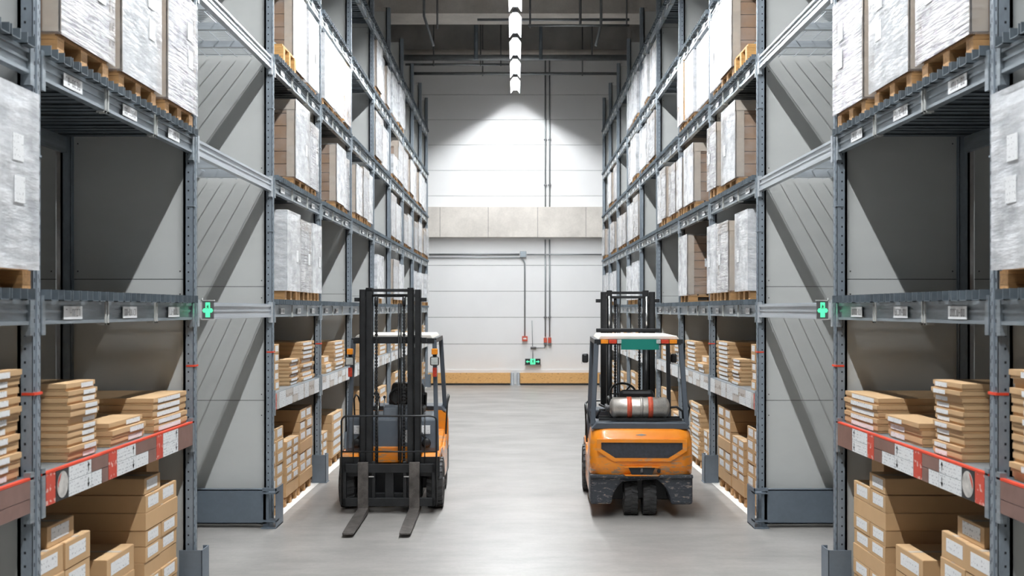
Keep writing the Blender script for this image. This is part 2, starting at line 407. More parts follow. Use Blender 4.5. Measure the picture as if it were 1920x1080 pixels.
o = B(-2.6, 2.6, WALLY - .05, WALLY - .001, 0, .45); 
tag(o.build('trim_6', 'wallwhite'), kind='structure')

# pipes and hangers under the ceiling
def ceil_pipe(y_px, x0, x1, Y, r, label, m='pipe'):
    a, z = px(x0, y_px, Y); b_, _ = px(x1, y_px, Y)
    tag(MB().tube([(a, Y, z), (b_, Y, z)], r, 10).build('ceiling_pipe', m), label, 'pipe')
    return z
ceil_pipe(138, 760, 1172, 32.9, .045, 'lowest horizontal ceiling pipe in front of end wall')
ceil_pipe(108, 745, 1180, 31.8, .085, 'thick horizontal ceiling pipe above the lowest pipe')
ceil_pipe(121, 760, 955, 32.4, .035, 'short horizontal ceiling pipe ending at the lamp row')
ceil_pipe(99, 745, 1180, 32.9, .10, 'brown tinted upper pipe under end girder', 'conc')
ceil_pipe(37, 895, 1180, 27.9, .035, 'thin pipe across the face of the pale cross girder')
ceil_pipe(47.5, 990, 1180, 27.2, .03, 'thin pipe just under the pale cross girder')
for x, y0, y1, Y, r in ((892.5, 0, 112, 30.6, .06), (852.5 + 161.5, 50, 112, 31, .05), (813, 0, 124, 32, .02), (820, 0, 54, 27.5, .025), (994, 0, 52, 27.4, .025), (1088, 0, 48, 27.8, .035), (1110, 58, 112, 31.8, .02), (901, 96, 124, 32, .02), (939, 96, 124, 32.3, .02), (905, 126, 143, 32.9, .02), (1092, 106, 142, 32.9, .02), (1175, 30, 50, 27.8, .02)):
    a, z0 = px(x, y1, Y); _, z1 = px(x, y0, Y); z1 = 11.3
    tag(MB().tube([(a, Y, z0), (a, Y, z1)], r, 8).build('hanger_rod', 'rim' if r < .045 else 'deck'), 'thin steel hanger rod dropping from the dark ceiling', 'hanger rod', 'ceiling hanger rods')
for (x0, y0, x1, y1), lab in (((795, 30, 813, 86), 'bent diagonal bracket under cross girder above the left rack'), ((1127, 46, 1117, 86), 'short diagonal bracket under cross girder above the right rack')):
    a, z0 = px(x0, y0, 27.5); b_, z1 = px(x1, y1, 27.5)
    tag(MB().tube([(a, 27.5, 11.3), (a, 27.5, z0), (b_, 27.5, z1)], .035, 8).build('pipe_bracket', 'pipe'), lab, 'bracket')

# ------------------------------------------------------------------ lamps
LH = 8.82; PITCH = 2.20
lamp_proto = None
yl = 32.0
k = 0
while yl > -3:
    y1 = yl; y0 = yl - 1.77; c = (y0 + y1) / 2
    lab = (ORD[k] + ' lamp of the ceiling row, counted from the end wall') if k < 14 else 'lamp of the ceiling row above and behind the camera'
    if lamp_proto is None:
        root = empty('strip_lamp', (0, c, LH))
        mb = MB()
        for s in (-1, 1): mb.quadbox([(s * .05, y0, LH + .11), (s * .135, y0, LH), (s * .135, y1, LH), (s * .05, y1, LH + .11), (s * .06, y0, LH + .12), (s * .145, y0, LH), (s * .145, y1, LH), (s * .06, y1, LH + .12)])
        mb.box(-.06, .06, y0, y1, LH + .108, LH + .12)
        h = mb.build('reflector', 'reflector', root, fix=True)
        B(-.055, .055, y0, y1, LH + .12, LH + .18).build('housing', 'rim', root)
        for yy in (y0, y1):
            MB().prism([(-.06, LH + .104), (.06, LH + .104), (.055, LH + .18), (-.055, LH + .18)], yy - .012, yy + .012).build('end_cap', 'rim', root, fix=True)
        MB().box(-.032, .032, y0 + .13, y1 - .13, LH + .088, LH + .093).build('tube', 'lamp', root)
        lamp_proto = root; r_ = root
    else:
        r_ = lamp_proto.copy(); C.objects.link(r_); r_.location = (0, c, LH)
        for ch in lamp_proto.children:
            d = ch.copy(); C.objects.link(d); d.parent = r_
    tag(r_, lab, 'ceiling lamp', 'strip lamps in the ceiling row' if k < 14 else 'strip lamps behind the camera')
    yl -= PITCH; k += 1
tk_ = B(-.03, .03, -4, 31.9, LH + .182, LH + .22).build('lamp_trunking', 'rim')
WORLD[tk_.name] = (0, 13.95, LH + .182)
for yy in range(-2, 32, 3): MB().tube([(0, yy, LH + .22), (0, yy, 11.295)], .008, 6).build('suspension_wire', 'rim', tk_)
tag(tk_, 'long grey trunking rail carrying the row of ceiling lamps', 'trunking')

# ------------------------------------------------------------------ racks
def sbox(mb, s, d0, d1, y0, y1, z0, z1, mi=0): mb.box(s * d0, s * d1, y0, y1, z0, z1, mi); return mb
def post_mesh(s, y, d0, full=True):
    mb = MB(); y0 = y - .10; w = .085
    # open C-section: aisle flange, side webs, lips
    sbox(mb, s, d0, d0 + .004 + .0, y0, y, 0, TOP)
    sbox(mb, s, d0, d0 + w, y0, y0 + .004, 0, TOP)
    sbox(mb, s, d0, d0 + w, y - .004, y, 0, TOP)
    sbox(mb, s, d0 + w - .02, d0 + w, y0, y0 + .03, 0, TOP); sbox(mb, s, d0 + w - .02, d0 + w, y - .03, y, 0, TOP)
    sbox(mb, s, d0 - .008, d0 + .002, y0 + .035, y - .035, 0, TOP)
    if full:
        z = .1
        while z < TOP - .05:
            e = .0015
            x = d0 + .042
            mb.quad([(s * (x - .006), y0 - e, z), (s * (x + .006), y0 - e, z), (s * (x + .006), y0 - e, z + .014), (s * (x - .006), y0 - e, z + .014)][::1], 1)
            for yy in (y0 + .018, y - .018):
                mb.quad([(s * (d0 - e), yy - .005, z), (s * (d0 - e), yy + .005, z), (s * (d0 - e), yy + .005, z + .022), (s * (d0 - e), yy - .005, z + .022)], 1)
            mb.quad([(s * (d0 - .0095), y0 + .047, z + .02), (s * (d0 - .0095), y0 + .053, z + .02), (s * (d0 - .0095), y0 + .053, z + .045), (s * (d0 - .0095), y0 + .047, z + .045)], 1)
            z += .075
    # foot plate
    sbox(mb, s, d0 - .02, d0 + w + .03, y0 - .02, y, 0, .008)
    return mb
SEAMZ = [.06, 1.35, 2.60, 3.835, 5.15, 6.42, 7.65, 8.70]
def partition(s, y, d0, d1):
    mb = MB(); y0 = y - .055
    for a, b_ in zip(SEAMZ, SEAMZ[1:]): sbox(mb, s, d0, d1, y0, y0 + .02, a + .003, b_ - .003)
    sbox(mb, s, d0 + .002, d1 - .002, y0 + .006, y0 + .014, .06, 8.70, 1)
    for a in SEAMZ[:-1]:
        for dz in (.06, 1.12):
            for d in (d0 + .035, d1 - .035):
                x = d; e = .0012
                mb.quad([(s * (x - .006), y0 - e, a + dz), (s * (x + .006), y0 - e, a + dz), (s * (x + .006), y0 - e, a + dz + .012), (s * (x - .006), y0 - e, a + dz + .012)], 1)
    return mb
def beam_mesh(s, y0, y1, zt, h=.135, mi=0, ends=True):
    mb = MB(); zb = zt - h
    sbox(mb, s, W + .012, W + .05, y0, y1, zb, zt)
    sbox(mb, s, W - .002, W + .014, y0, y1, zt - .022, zt)
    sbox(mb, s, W - .002, W + .014, y0, y1, zb, zb + .02)
    sbox(mb, s, W + .004, W + .014, y0, y1, zb + h * .48, zb + h * .60)
    if ends:
        for ya, yb in ((y0 + .001, y0 + .045), (y1 - .045, y1 - .001)):
            sbox(mb, s, W - .008, W + .03, ya, yb, zb - .06, zt + .03)
    return mb
def label_quad(s, y, z, w, h, d=W - .004):
    return sbox(MB(), s, d - .002, d, y - w / 2, y + w / 2, z - h / 2, z + h / 2)
M['paper'] = simple('white label paper', (0.84, 0.85, 0.86), 0.45, 0, .02)
M['inkgrey'] = simple('grey label print', (0.16, 0.16, 0.17), 0.6)
def beam_label(s, y, z, w, h, d, text=True):
    mb = label_quad(s, y, z, w, h, d)
    if text:
        n = 7; g = w * .8 / n
        for k in range(n):
            a = y - w * .40 + k * g
            if k == 2: sbox(mb, s, d - .0026, d - .0019, a + g * .2, a + g * .7, z - h * .03, z + h * .03, 1); continue
            t = g * .16
            for q in range(4):
                if R() < .3: continue
                if q < 2: sbox(mb, s, d - .0026, d - .0019, a + g * (.12 + .5 * q), a + g * (.12 + .5 * q) + t, z - h * .26, z + h * .26, 1)
                else: sbox(mb, s, d - .0026, d - .0019, a + g * .12, a + g * .72, z + h * (.22 if q == 2 else -.28), z + h * (.28 if q == 2 else -.22), 1)
    return mb
RAIL1 = [('r', 6.03, 6.16), ('p', 6.16, 6.34), ('w', 6.34, 6.68, 6.68), ('b', 6.68, 6.96), ('r', 6.96, 7.11), ('w', 7.11, 7.46, 7.46), ('b', 7.46, 7.89), ('r', 7.89, 8.04), ('w', 8.04, 8.40, 8.40), ('b', 8.40, 8.80)]
for s in (-1, 1):
    for i in range(0, 11):
        y1 = PY[i]; y0 = PY[i - 1] if i else 3.0
        ya, yb = y0 + .0, y1 - .10        # clear span
        root = empty('pallet_rack_bay', (s * (W + .5), (y0 + y1) / 2, 0))
        lab = {0: f'grey steel {SIDE[s]} rack bay cut off by the picture edge', 1: f'grey steel {SIDE[s]} rack bay before cross aisle with red label rail',
               2: f'bridge bay over cross aisle in {SIDE[s]} rack, floor left clear'}.get(i, f'grey steel {SIDE[s]} rack bay, {BAYNAME[i]}')
        tag(root, lab, 'rack', f'{SIDE[s]} rack bays')
        near = i <= 5
        p = post_mesh(s, y1, W, near).build('front_post', ['post', 'hole'], root)
        post_mesh(s, y1, RD - .085, False).build('rear_post', ['post', 'hole'], root)
        if i <= 3: sbox(MB(), s, W - .011, W + .06, y1 - .104, y1, 1.875, 1.89).build('red_tape', 'redtape', p)
        for sz in (3.2, 4.55, 6.1):
            if i <= 6: sbox(MB(), s, W - .006, W + .05, y1 - .108, y1, sz, sz + .012).build('splice_collar', 'post', p)
        partition(s, y1, W + .09, RD - .09).build('side_panel', ['panel', 'seam'], root)
        if i <= 3:
            partition(s, y1, RD + .06, RD + 1.1).build('rear_side_panel', ['panel', 'seam'], root)
        for t, zt in BEAM.items():
            bm_ = beam_mesh(s, ya, yb, zt, .135).build('front_beam', 'galv_bright' if i == 2 else 'galv', root)
            sbox(MB(), s, RD - .05, RD - .01, ya, yb, zt - .13, zt).build('rear_beam', 'galv', root)
            L = yb - ya
            if i == 2:
                mb = MB(); z = zt + .004; y = ya + .05       # open mesh deck
                while y < yb - .02: sbox(mb, s, W + .02, RD - .02, y, y + .006, z, z + .006); y += .055
                d = W + .06
                while d < RD - .03: sbox(mb, s, d, d + .006, ya, yb, z - .006, z); d += .16
                for q in range(1, 4): sbox(mb, s, W + .05, RD - .05, ya + L * q / 4 - .03, ya + L * q / 4 + .03, z - .07, z - .006)
                mb.build('mesh_deck', 'galv_bright', root)
            else:
                mb = MB(); y = ya + .03; n = 0
                z0 = zt; dd0 = W - .045
                while y < yb - .1:
                    w = .10
                    sbox(mb, s, dd0, RD - .03, y, y + w, z0, z0 + .005)
                    sbox(mb, s, dd0, RD - .03, y, y + .006, z0, z0 + DECK); sbox(mb, s, dd0, RD - .03, y + w - .006, y + w, z0, z0 + DECK)
                    sbox(mb, s, W + .03, RD - .03, y, y + w, z0 + DECK - .006, z0 + DECK)
                    y += w + (.022 if n % 3 else .075); n += 1
                mb.build('deck', 'deck', root)
                if i == 1 or i == 0 or i > 2:
                    for q in range(3):
                        yc = ya + L * (q + .45) / 3
                        if (t * 7 + i * 3 + q) % 8 == 5 and i > 2: continue
                        beam_label(s, yc, zt - .070, .27 if i < 2 else .20, .078 if i < 2 else .062, W - .004, i < 6).build('beam_label', ['paper', 'inkgrey'], bm_)
                    for q in (1, 2):
                        yc = ya + L * q / 3; mb = MB()
                        for dy in (-.022, .022):
                            sbox(mb, s, W - .012, W - .003, yc + dy - .006, yc + dy + .006, zt - .15, zt + .01)
                            sbox(mb, s, W - .012, W + .05, yc + dy - .006, yc + dy + .006, zt - .15, zt - .139)
                        mb.build('cable_tie', 'clip', bm_)
        # lower shelf with card rail
        if i != 2:
            zt = 1.425; sh = .19
            rail = beam_mesh(s, ya, yb, zt, sh).build('shelf_rail', 'galv', root)
            sbox(MB(), s, RD - .05, RD - .01, ya, yb, 1.26, 1.399).build('rear_beam', 'galv', root)
            sbox(MB(), s, W + .05, RD - .05, ya, yb, 1.40, 1.426).build('shelf_deck', 'galv', root)
            zb = zt - sh
            def card(m, a, b_, z0, z1, nm='rail_card'):
                return sbox(MB(), s, W - .007, W - .003, a + .004, b_ - .004, z0, z1).build(nm, m, rail)
            if i == 1:
                for e in RAIL1:
                    if e[0] == 'r': card('redcard', e[1], e[2], zb, zt - .012, 'red_rail_card')
                    elif e[0] == 'b':
                        card('browncard', e[1], e[2], zb + sh / 2 if e[1] < 8.3 else zb, zt - .012, 'brown_rail_card')
                        if e[1] < 8.3: card('docard', e[1], e[1] + (e[2] - e[1]) * .6, zb, zb + sh / 2 - .004)
                        if e[1] < 8.3: card('browncard', e[1] + (e[2] - e[1]) * .6, e[2], zb, zb + sh / 2 - .004, 'brown_rail_card')
                    elif e[0] == 'p':
                        c = card('inkblack', e[1], e[2], zb, zt - .012, 'picture_card')
                        mb = MB(); cy = (e[1] + e[2]) / 2; cz = (zb + zt) / 2 - .005
                        pts = [(s * (W - .009), cy + .078 * math.cos(q * PI / 12), cz + .078 * math.sin(q * PI / 12)) for q in range(24)]
                        mb.quad(pts); mb.build('round_picture', 'plate', c)
                        mb = MB(); mb.quad([(s * (W - .0105), cy + .072 * math.cos(q * PI / 12), cz + .072 * math.sin(q * PI / 12)) for q in range(7, 14)]); mb.build('orange_patch', 'redcard', c)
                    else:
                        card('docard', e[1], e[2], zb, zb + sh / 2 - .003); c = card('docard', e[1], e[2], zb + sh / 2, zt - .012)
                        x = s * (W - .009); yy = e[2] - .05
                        for z_, f in ((zb + sh * .72, 1), (zb + sh * .25, -1)):
                            mb = MB()
                            mb.quad([(x, yy - .004, z_ - .025), (x, yy + .004, z_ - .025), (x, yy + .004, z_ + .025), (x, yy - .004, z_ + .025)])
                            mb.quad([(x, yy - .018, z_ + f * .008), (x, yy + .018, z_ + f * .008), (x, yy, z_ + f * .034)])
                            mb.build('printed_arrow', 'inkblack', c)
                sbox(MB(), s, W - .008, W + .02, ya, yb, zt - .010, zt + .002).build('red_edge_strip', 'redtape', rail)
            elif i == 0:
                card('browncard', 4.0, 5.86, zb + sh * .42, zt - .012, 'brown_rail_card'); card('browncard', 5.42, 5.86, zb, zb + sh * .40, 'brown_rail_card'); card('docard', 4.6, 5.41, zb, zb + sh * .40)
                sbox(MB(), s, W - .008, W + .02, ya, yb, zt - .010, zt + .002).build('red_edge_strip', 'redtape', rail)
            else:
                y = ya + .04
                if i == 3: card('redcard', y, y + .06, zb, zt - .01, 'red_rail_card'); card('plate', y + .07, y + .19, zb, zt - .01, 'picture_card'); y += .2
                q = 0
                while y < yb - .12:
                    w = .25 + .12 * R(); w = min(w, yb - .02 - y)
                    card('docard' if q % 3 != 2 else 'fadedcard', y, y + w, zb, zb + sh / 2 - .002); card('docard' if (q + i) % 4 else 'fadedcard', y, y + w, zb + sh / 2, zt - .008)
                    y += w + .008
                    if q % 2: card('fadedcard', y, y + .05, zb, zt - .01, 'faded_rail_card'); y += .055
                    q += 1
        # column guards
        if i not in (0, 2):
            g = MB(); a0, a1 = W - .10, W + .09
            sbox(g, s, a0, a0 + .008, y1 - .20, y1, 0, .38); sbox(g, s, a0, a1, y1 - .20, y1 - .192, 0, .38); sbox(g, s, a0, a0 + .05, y1 - .008, y1, 0, .38)
            sbox(g, s, a0 - .01, a1, y1 - .21, y1, 0, .01)
            g.build('column_guard', 'guard', root, bev=.002)
        if i == 2:
            g = MB(); a0 = W - .10
            sbox(g, s, W + .02, RD + 1.1, y1 - .30, y1 - .29, .045, .41); sbox(g, s, W + .02, RD + 1.1, y1 - .30, y1 - .2, .40, .41); sbox(g, s, W + .02, RD + 1.1, y1 - .30, y1 - .2, .045, .055)
            g.build('end_guard_plate', 'guard', root)
            g = MB(); sbox(g, s, a0, a0 + .01, y1 - .34, y1, 0, .43); sbox(g, s, a0, W + .05, y1 - .34, y1 - .33, .40, .43)
            sbox(g, s, a0, W + .05, y1 - .34, y1 - .2, .37, .385); sbox(g, s, a0, W + .05, y1 - .34, y1 - .2, .07, .085); sbox(g, s, a0, W + .06, y1 - .36, y1, 0, .012)
            sbox(g, s, W - .01, W + .05, y1 - .30, y1 - .285, 0, .43)
            g.build('end_guard_bracket', 'guard', root)
    # small lit sign on first tier beam at cross aisle
    yS = 8.97; xs = s * (W - .075)
    root = empty('rack_exit_sign', (xs, yS, 2.26)); tag(root, f'small green running figure sign on beam at {SIDE[s]} cross aisle', 'exit sign')
    B(xs - .047, xs + .047, yS, yS + .02, 2.27, 2.42).build('backplate', 'rim', root)
    mb = MB(); mb.box(xs - .054, xs + .054, yS - .004, yS + .024, 2.42, 2.43); mb.box(xs - .054, xs + .054, yS - .004, yS + .024, 2.262, 2.27); mb.box(xs + s * .047, xs + s * .054, yS - .004, yS + .024, 2.27, 2.445)
    mb.build('frame', 'clip', root)
    B(xs - .019, xs + .019, yS - .004, yS - .001, 2.283, 2.408).build('pictogram_field', 'green', root)
    for f in (-1, 1):
        MB().prism([(xs + f * x, 2.34 + z) for x, z in ((.020, -.018), (.034, -.018), (.045, 0), (.034, .018), (.020, .018))], yS - .004, yS - .001).build('arrow', 'green', root, fix=True)
    mb = MB(); man(mb, xs, 2.37, .04, yS - .009, 0, -s); mb.build('running_figure', 'inkblack', root, fix=True)
    B(xs + s * .055, xs + s * .072, yS, yS + .03, 2.28, 2.40).build('bracket', 'whitebox', root)

# ------------------------------------------------------------------ pallets and wrapped loads
def pallet_parts(s, d0, d1, y0, y1, z, root, m='wood', h=.13):
    dm = (d0 + d1) / 2; ym = (y0 + y1) / 2
    mb = MB(); n = 7; g = (d1 - d0) / n
    for k in range(n): sbox(mb, s, d0 + k * g + .012, d0 + (k + 1) * g - .012, y0, y1, z + h - .022, z + h)
    for yy in (y0, ym - .05, y1 - .10): sbox(mb, s, d0, d1, yy, yy + .10, z + h - .042, z + h - .023)
    mb.build('top_boards', m, root)
    mb = MB()
    for yy in (y0, ym - .05, y1 - .10): sbox(mb, s, d0, d1, yy, yy + .10, z, z + .02)
    mb.build('bottom_boards', m, root)
    mb = MB()
    for yy in (y0, ym - .05, y1 - .10):
        for dd in (d0, dm - .07, d1 - .14):
            if ym < 21:
                sbox(MB(), s, dd, dd + .14, yy + .002, yy + .098, z + .021, z + h - .043).build('block', m, root)
            else: sbox(mb, s, dd, dd + .14, yy + .002, yy + .098, z + .021, z + h - .043)
    if mb.v: mb.build('blocks', m, root)
TIER = {1: 'first', 2: 'second', 3: 'third', 4: 'fourth'}
def wrapped(s, bay, t, y0, y1, h, style='end', slot='middle', look=None, d0=None, tag_sheet=False, sheets=0, cols=None):
    d0 = (W - .035 if d0 is None else d0); d1 = RD - .10
    if bay > 2: d0 += (R() - .3) * .09; h += (R() - .7) * .05; y0 += R() * .03; y1 -= R() * .03
    z = BEAM[t] + DECK + .001; H = .12
    root = empty('wrapped_pallet', (s * (d0 + d1) / 2, (y0 + y1) / 2, z))
    lk = look or {'end': 'brown cartons behind sheen-painted film', 'white': 'white cartons under glossy film', 'brown': 'brown film-wrapped carton block', 'crate': 'white load in wooden crate', 'band': 'white load with black band', 'cap': 'pale capped film-wrapped cartons'}[style]
    tag(root, f'{lk}, {slot}, {TIER[t]} tier, {SIDE[s]} rack, {BAYNAME[bay]}', 'pallet load', f'wrapped pallets in the {SIDE[s]} rack')
    pallet_parts(s, d0 + .03, d1, y0 + .02, y1 - .02, z, root, 'wood', .12)
    zb = z + H; zt = z + h
    body = {'end': 'brown', 'white': 'whitebox', 'brown': 'brown', 'crate': 'whitebox', 'band': 'whitebox', 'cap': 'brown'}[style]
    n = {'white': 2, 'band': 2, 'crate': 2, 'end': 6, 'brown': 7, 'cap': 6}[style]
    if bay == 1: n = 2
    mb = MB(); hh = (zt - zb) / n; nc = 2
    for k in range(n):
        for c in range(nc):
            a = d0 + .03 + (d1 - d0 - .05) * c / nc; b_ = d0 + .03 + (d1 - d0 - .05) * (c + 1) / nc
            j = .004 * R()
            sbox(mb, s, a + .003 + j, b_ - .003, y0 + .015 + j, (y0 + y1) / 2 - .003, zb + k * hh + .004, zb + (k + 1) * hh - .004)
            sbox(mb, s, a + .003 + j, b_ - .003, (y0 + y1) / 2 + .003, y1 - .015, zb + k * hh + .004, zb + (k + 1) * hh - .004)
    mb.build('carton_block', body, root)
    if style in ('end', 'cap', 'brown'):      # light sheen on the aisle face put in as a white sheet; corner boards
        mb = MB(); zm = zb + (zt - zb) * (.35 + .3 * R()); ym_ = y0 + (y1 - y0) * (.4 + .2 * R())
        for a_, b2 in ((zb + .01, zm - .006), (zm + .006, zt - .01)):
            sbox(mb, s, d0 + .016, d0 + .026, y0 + .02, ym_ - .004, a_, b2); sbox(mb, s, d0 + .016, d0 + .026, ym_ + .004, y1 - .02, a_, b2)
        mb.build('sheen_sheet', 'whitebox', root)
        for ya_, yb_ in ((y0 + .006, y0 + .014), (y1 - .014, y1 - .006)):
            mb = MB(); sbox(mb, s, d0 + .008, d0 + .11, ya_, yb_, zb, zt); 
            sbox(mb, s, d0 + .008, d0 + .015, ya_ if ya_ < (y0 + y1) / 2 else ya_ - .03, yb_ + .03 if ya_ < (y0 + y1) / 2 else yb_, zb, zt)
            mb.build('corner_board', 'beige', root)
    if style == 'cap' or (style == 'end' and bay != 1 and h > .95):
        mb = MB(); sbox(mb, s, d0 + .002, d1, y0 + .0, y1 - .0, zt, zt + .012)
        sbox(mb, s, d0 + .002, d0 + .01, y0, y1, zt - .11, zt); sbox(mb, s, d0 + .002, d1, y0, y0 + .006, zt - .11, zt); sbox(mb, s, d0 + .002, d1, y1 - .006, y1, zt - .11, zt)
        mb.build('top_cap', 'beige', root)
    if style == 'crate':
        mb = MB()
        for yy in (y0, (y0 + y1) / 2 - .02, y1 - .04): sbox(mb, s, d0, d0 + .02, yy, yy + .04, zb, zt + .03)
        for zz_ in (zb, zt - .01): sbox(mb, s, d0 - .004, d0 + .016, y0, y1, zz_, zz_ + .05)
        sbox(mb, s, d0, d1, y0 - .0, y0 + .02, zt - .05, zt + .03); sbox(mb, s, d0 + .0, d0 + .05, y0 - .01, y0 + .012, zb, zt)
        mb.build('crate_frame', 'orangewood', root)
    if style in ('crate', 'band'):
        mb = MB(); zc = zb + (zt - zb) * .5
        sbox(mb, s, d0 + .003, d0 + .014, y0 + .01, y1 - .01, zc - .03, zc + .03); sbox(mb, s, d0 + .003, d1, y0 + .006, y0 + .012, zc - .03, zc + .03)
        mb.build('black_band', 'blackstrap', root)
    if style in ('brown', 'end') and bay > 2:
        sbox(MB(), s, d0 + .42, d0 + .45, y0 + .006, y0 + .012, zb, zt).build('vertical_strap', 'blackstrap', root)
    # film shell with sagging surface
    mb = MB(); nz, ny, nd = 6, 5, 4
    fm = 'film_highlight' if (bay == 1 and style == 'brown') or style == 'cap' else 'film_white'
    em = 'film_white' if style in ('white', 'band', 'crate') else 'film_clear'
    def grid(P, Q, U, n1, n2, mi=1):
        P, Q, U = Vector(P), Vector(Q), Vector(U); b = len(mb.v)
        nrm = (Q - P).cross(U - P).normalized()
        for i_ in range(n1 + 1):
            for j_ in range(n2 + 1):
                p = P + (Q - P) * i_ / n1 + (U - P) * j_ / n2
                e = 0 if i_ in (0, n1) or j_ in (0, n2) else (R() - .5) * .008
                mb.v.append(tuple(p + nrm * e))
        for i_ in range(n1):
            for j_ in range(n2):
                q = b + i_ * (n2 + 1) + j_
                mb.f.append([q, q + 1, q + n2 + 2, q + n2 + 1]); mb.m.append(mi); mb.sm.append(True)
    a = d0 - .006; e = .006
    grid((s * a, y0 - e, zb - .02), (s * a, y1 + e, zb - .02), (s * a, y0 - e, zt + e + .012), ny, nz, 0)
    grid((s * a, y0 - e, zb - .02), (s * (d1 + e), y0 - e, zb - .02), (s * a, y0 - e, zt + e + .012), nd, nz)
    if bay <= 3: grid((s * a, y1 + e, zb - .02), (s * (d1 + e), y1 + e, zb - .02), (s * a, y1 + e, zt + e + .012), nd, nz)
    mb.build('stretch_film', [fm, em], root)
    if bay < 4 or sheets:
        for k in range(2 if bay == 1 or bay == 0 else 1):
            yc = y0 + (y1 - y0) * (.72 if k == 0 else .70)
            sbox(MB(), s, d0 - .012, d0 - .009, yc - .06, yc + .06, zb + .33 + .22 * k, zb + .47 + .22 * k).build('shipping_label', 'label', root)
    if tag_sheet:
        sbox(MB(), s, d0 + .27, d0 + .42, y0 - .016, y0 - .012, zb + .42, zb + .55).build('hanging_paper_tag', 'label', root)
    return root
def Yx(d): return K / d
def loose_pallets(s, bay, t, y0, y1, n, lab, film=False):
    z = BEAM[t] + DECK + .001
    root = empty('pallet_stack' if n > 1 else 'wooden_pallet', (s * (W + .4), (y0 + y1) / 2, z))
    return root
for s in (-1, 1):
    # bay 0 and 1
    for t in (1,):
        wrapped(s, 0, 1, 5.02, 5.885 - .02, 1.05, 'white', 'near post', sheets=1)
    if True:
        wrapped(s, 1, 2, 6.16, 6.98, 1.02, 'brown', 'near slot', look='brown load under highlight-streaked film')
        wrapped(s, 1, 2, 7.12, 7.90, 1.02, 'end', 'middle slot', look='smooth film load with blue straps')
        wrapped(s, 1, 2, 8.06, 8.80, .99, 'brown', 'far slot', look='crinkled film load with pale cap')
    # bay 3
    wrapped(s, 3, 1, 12.2, 12.95, 1.03, 'white', 'near slot')
    wrapped(s, 3, 1, 13.06, 13.78, .98, 'cap', 'middle slot', look='brown edged creased film load')
    wrapped(s, 3, 1, 13.82, 14.48, .98, 'white', 'far slot')
    wrapped(s, 3, 2, 12.88, 13.76, 1.04, 'end', 'middle slot', look='large brown cartons, sheen-painted face')
    wrapped(s, 3, 2, 13.82, 14.48, .97, 'cap', 'far slot')
    wrapped(s, 3, 3, 12.86, 13.68, 1.05, 'end', 'middle slot')
    wrapped(s, 3, 3, 13.72, 14.46, 1.04, 'band', 'far slot')
    # bay 4
    wrapped(s, 4, 3, 14.74, 15.72, 1.02, 'white', 'near slot')
    wrapped(s, 4, 3, 15.76, 16.55, 1.02, 'white', 'middle slot', look='creased silvery film load')
    wrapped(s, 4, 3, 16.6, 17.22, 1.02, 'crate', 'far slot')
    wrapped(s, 4, 2, 15.72, 16.6, .98, 'end' if s < 0 else 'end', 'middle slot')
    wrapped(s, 4, 2, 16.66, 17.24, .92, 'cap' if s < 0 else 'brown', 'far slot', tag_sheet=s > 0)
    if s > 0: wrapped(s, 4, 1, 16.35, 17.24, 1.02, 'brown', 'far slot', tag_sheet=True, look='tall brown capped carton block')
    # bay 5
    wrapped(s, 5, 2, 17.55, 18.3, .92, 'cap' if s > 0 else 'end', 'near slot')
    wrapped(s, 5, 2, 18.42, 19.2, .98, 'cap', 'middle slot'); wrapped(s, 5, 2, 19.26, 19.98, .98, 'white', 'far slot')
    # bay 6
    wrapped(s, 6, 4, 20.2, 21.1, .98, 'end', 'near slot'); wrapped(s, 6, 4, 21.16, 21.9, .95, 'band', 'middle slot'); wrapped(s, 6, 4, 21.96, 22.62, .9, 'cap' if s < 0 else 'white', 'far slot')
    wrapped(s, 6, 3, 20.22, 21.4, .95, 'cap', 'near slot'); wrapped(s, 6, 3, 21.46, 22.6, .92, 'white', 'far slot')
    if s < 0: wrapped(s, 6, 1, 20.3, 21.3, .92, 'white', 'near slot')
    # bay 7
    wrapped(s, 7, 4, 22.9, 23.95, .98, 'band', 'near slot'); wrapped(s, 7, 4, 24.02, 25.2, .95, 'white', 'far slot')
    wrapped(s, 7, 3, 24.1, 25.25, .98, 'cap', 'far slot'); wrapped(s, 7, 3, 22.9, 24.0, .5 if s < 0 else .95, 'band', 'near slot')
    wrapped(s, 7, 2, 22.9, 23.95, 1.0, 'cap', 'near slot'); wrapped(s, 7, 2, 24.05, 25.2, .92, 'end', 'far slot')
    wrapped(s, 7, 1, 22.9, 24.1, .95, 'cap' if s < 0 else 'white', 'near slot'); wrapped(s, 7, 1, 24.2, 25.2, .9, 'white', 'far slot')
    # bays 8 - 10
    for b, (u, v) in {8: (25.5, 27.75), 9: (28.0, 30.15), 10: (30.4, 32.3)}.items():
        m_ = (u + v) / 2
        wrapped(s, b, 2, u, m_ - .04, .98 - .02 * b % 3, 'cap', 'near slot'); wrapped(s, b, 2, m_, v, .9, 'brown' if b == 9 else 'end', 'far slot')
        if s < 0 or b == 9:
            wrapped(s, b, 3, u, m_ - .04, .98, 'brown' if b == 10 else 'cap', 'near slot'); wrapped(s, b, 3, m_, v, .92, 'end', 'far slot')
        if b > 8:
            wrapped(s, b, 1, u, m_ - .04, .92, 'brown', 'near slot'); wrapped(s, b, 1, m_, v, .9, 'white', 'far slot')
    # empty pallets with folded film
    z = BEAM[3] + DECK + .001
    root = empty('wooden_pallet', (s * (W + .5), 12.5, z)); tag(root, f'orange wooden pallet without load, near slot, third tier, {SIDE[s]} rack past cross aisle', 'pallet')
    pallet_parts(s, W - .03, RD - .1, 12.1, 12.8, z, root, 'orangewood', .19)
    mb = MB(); n1, n2 = 12, 10; b = 0
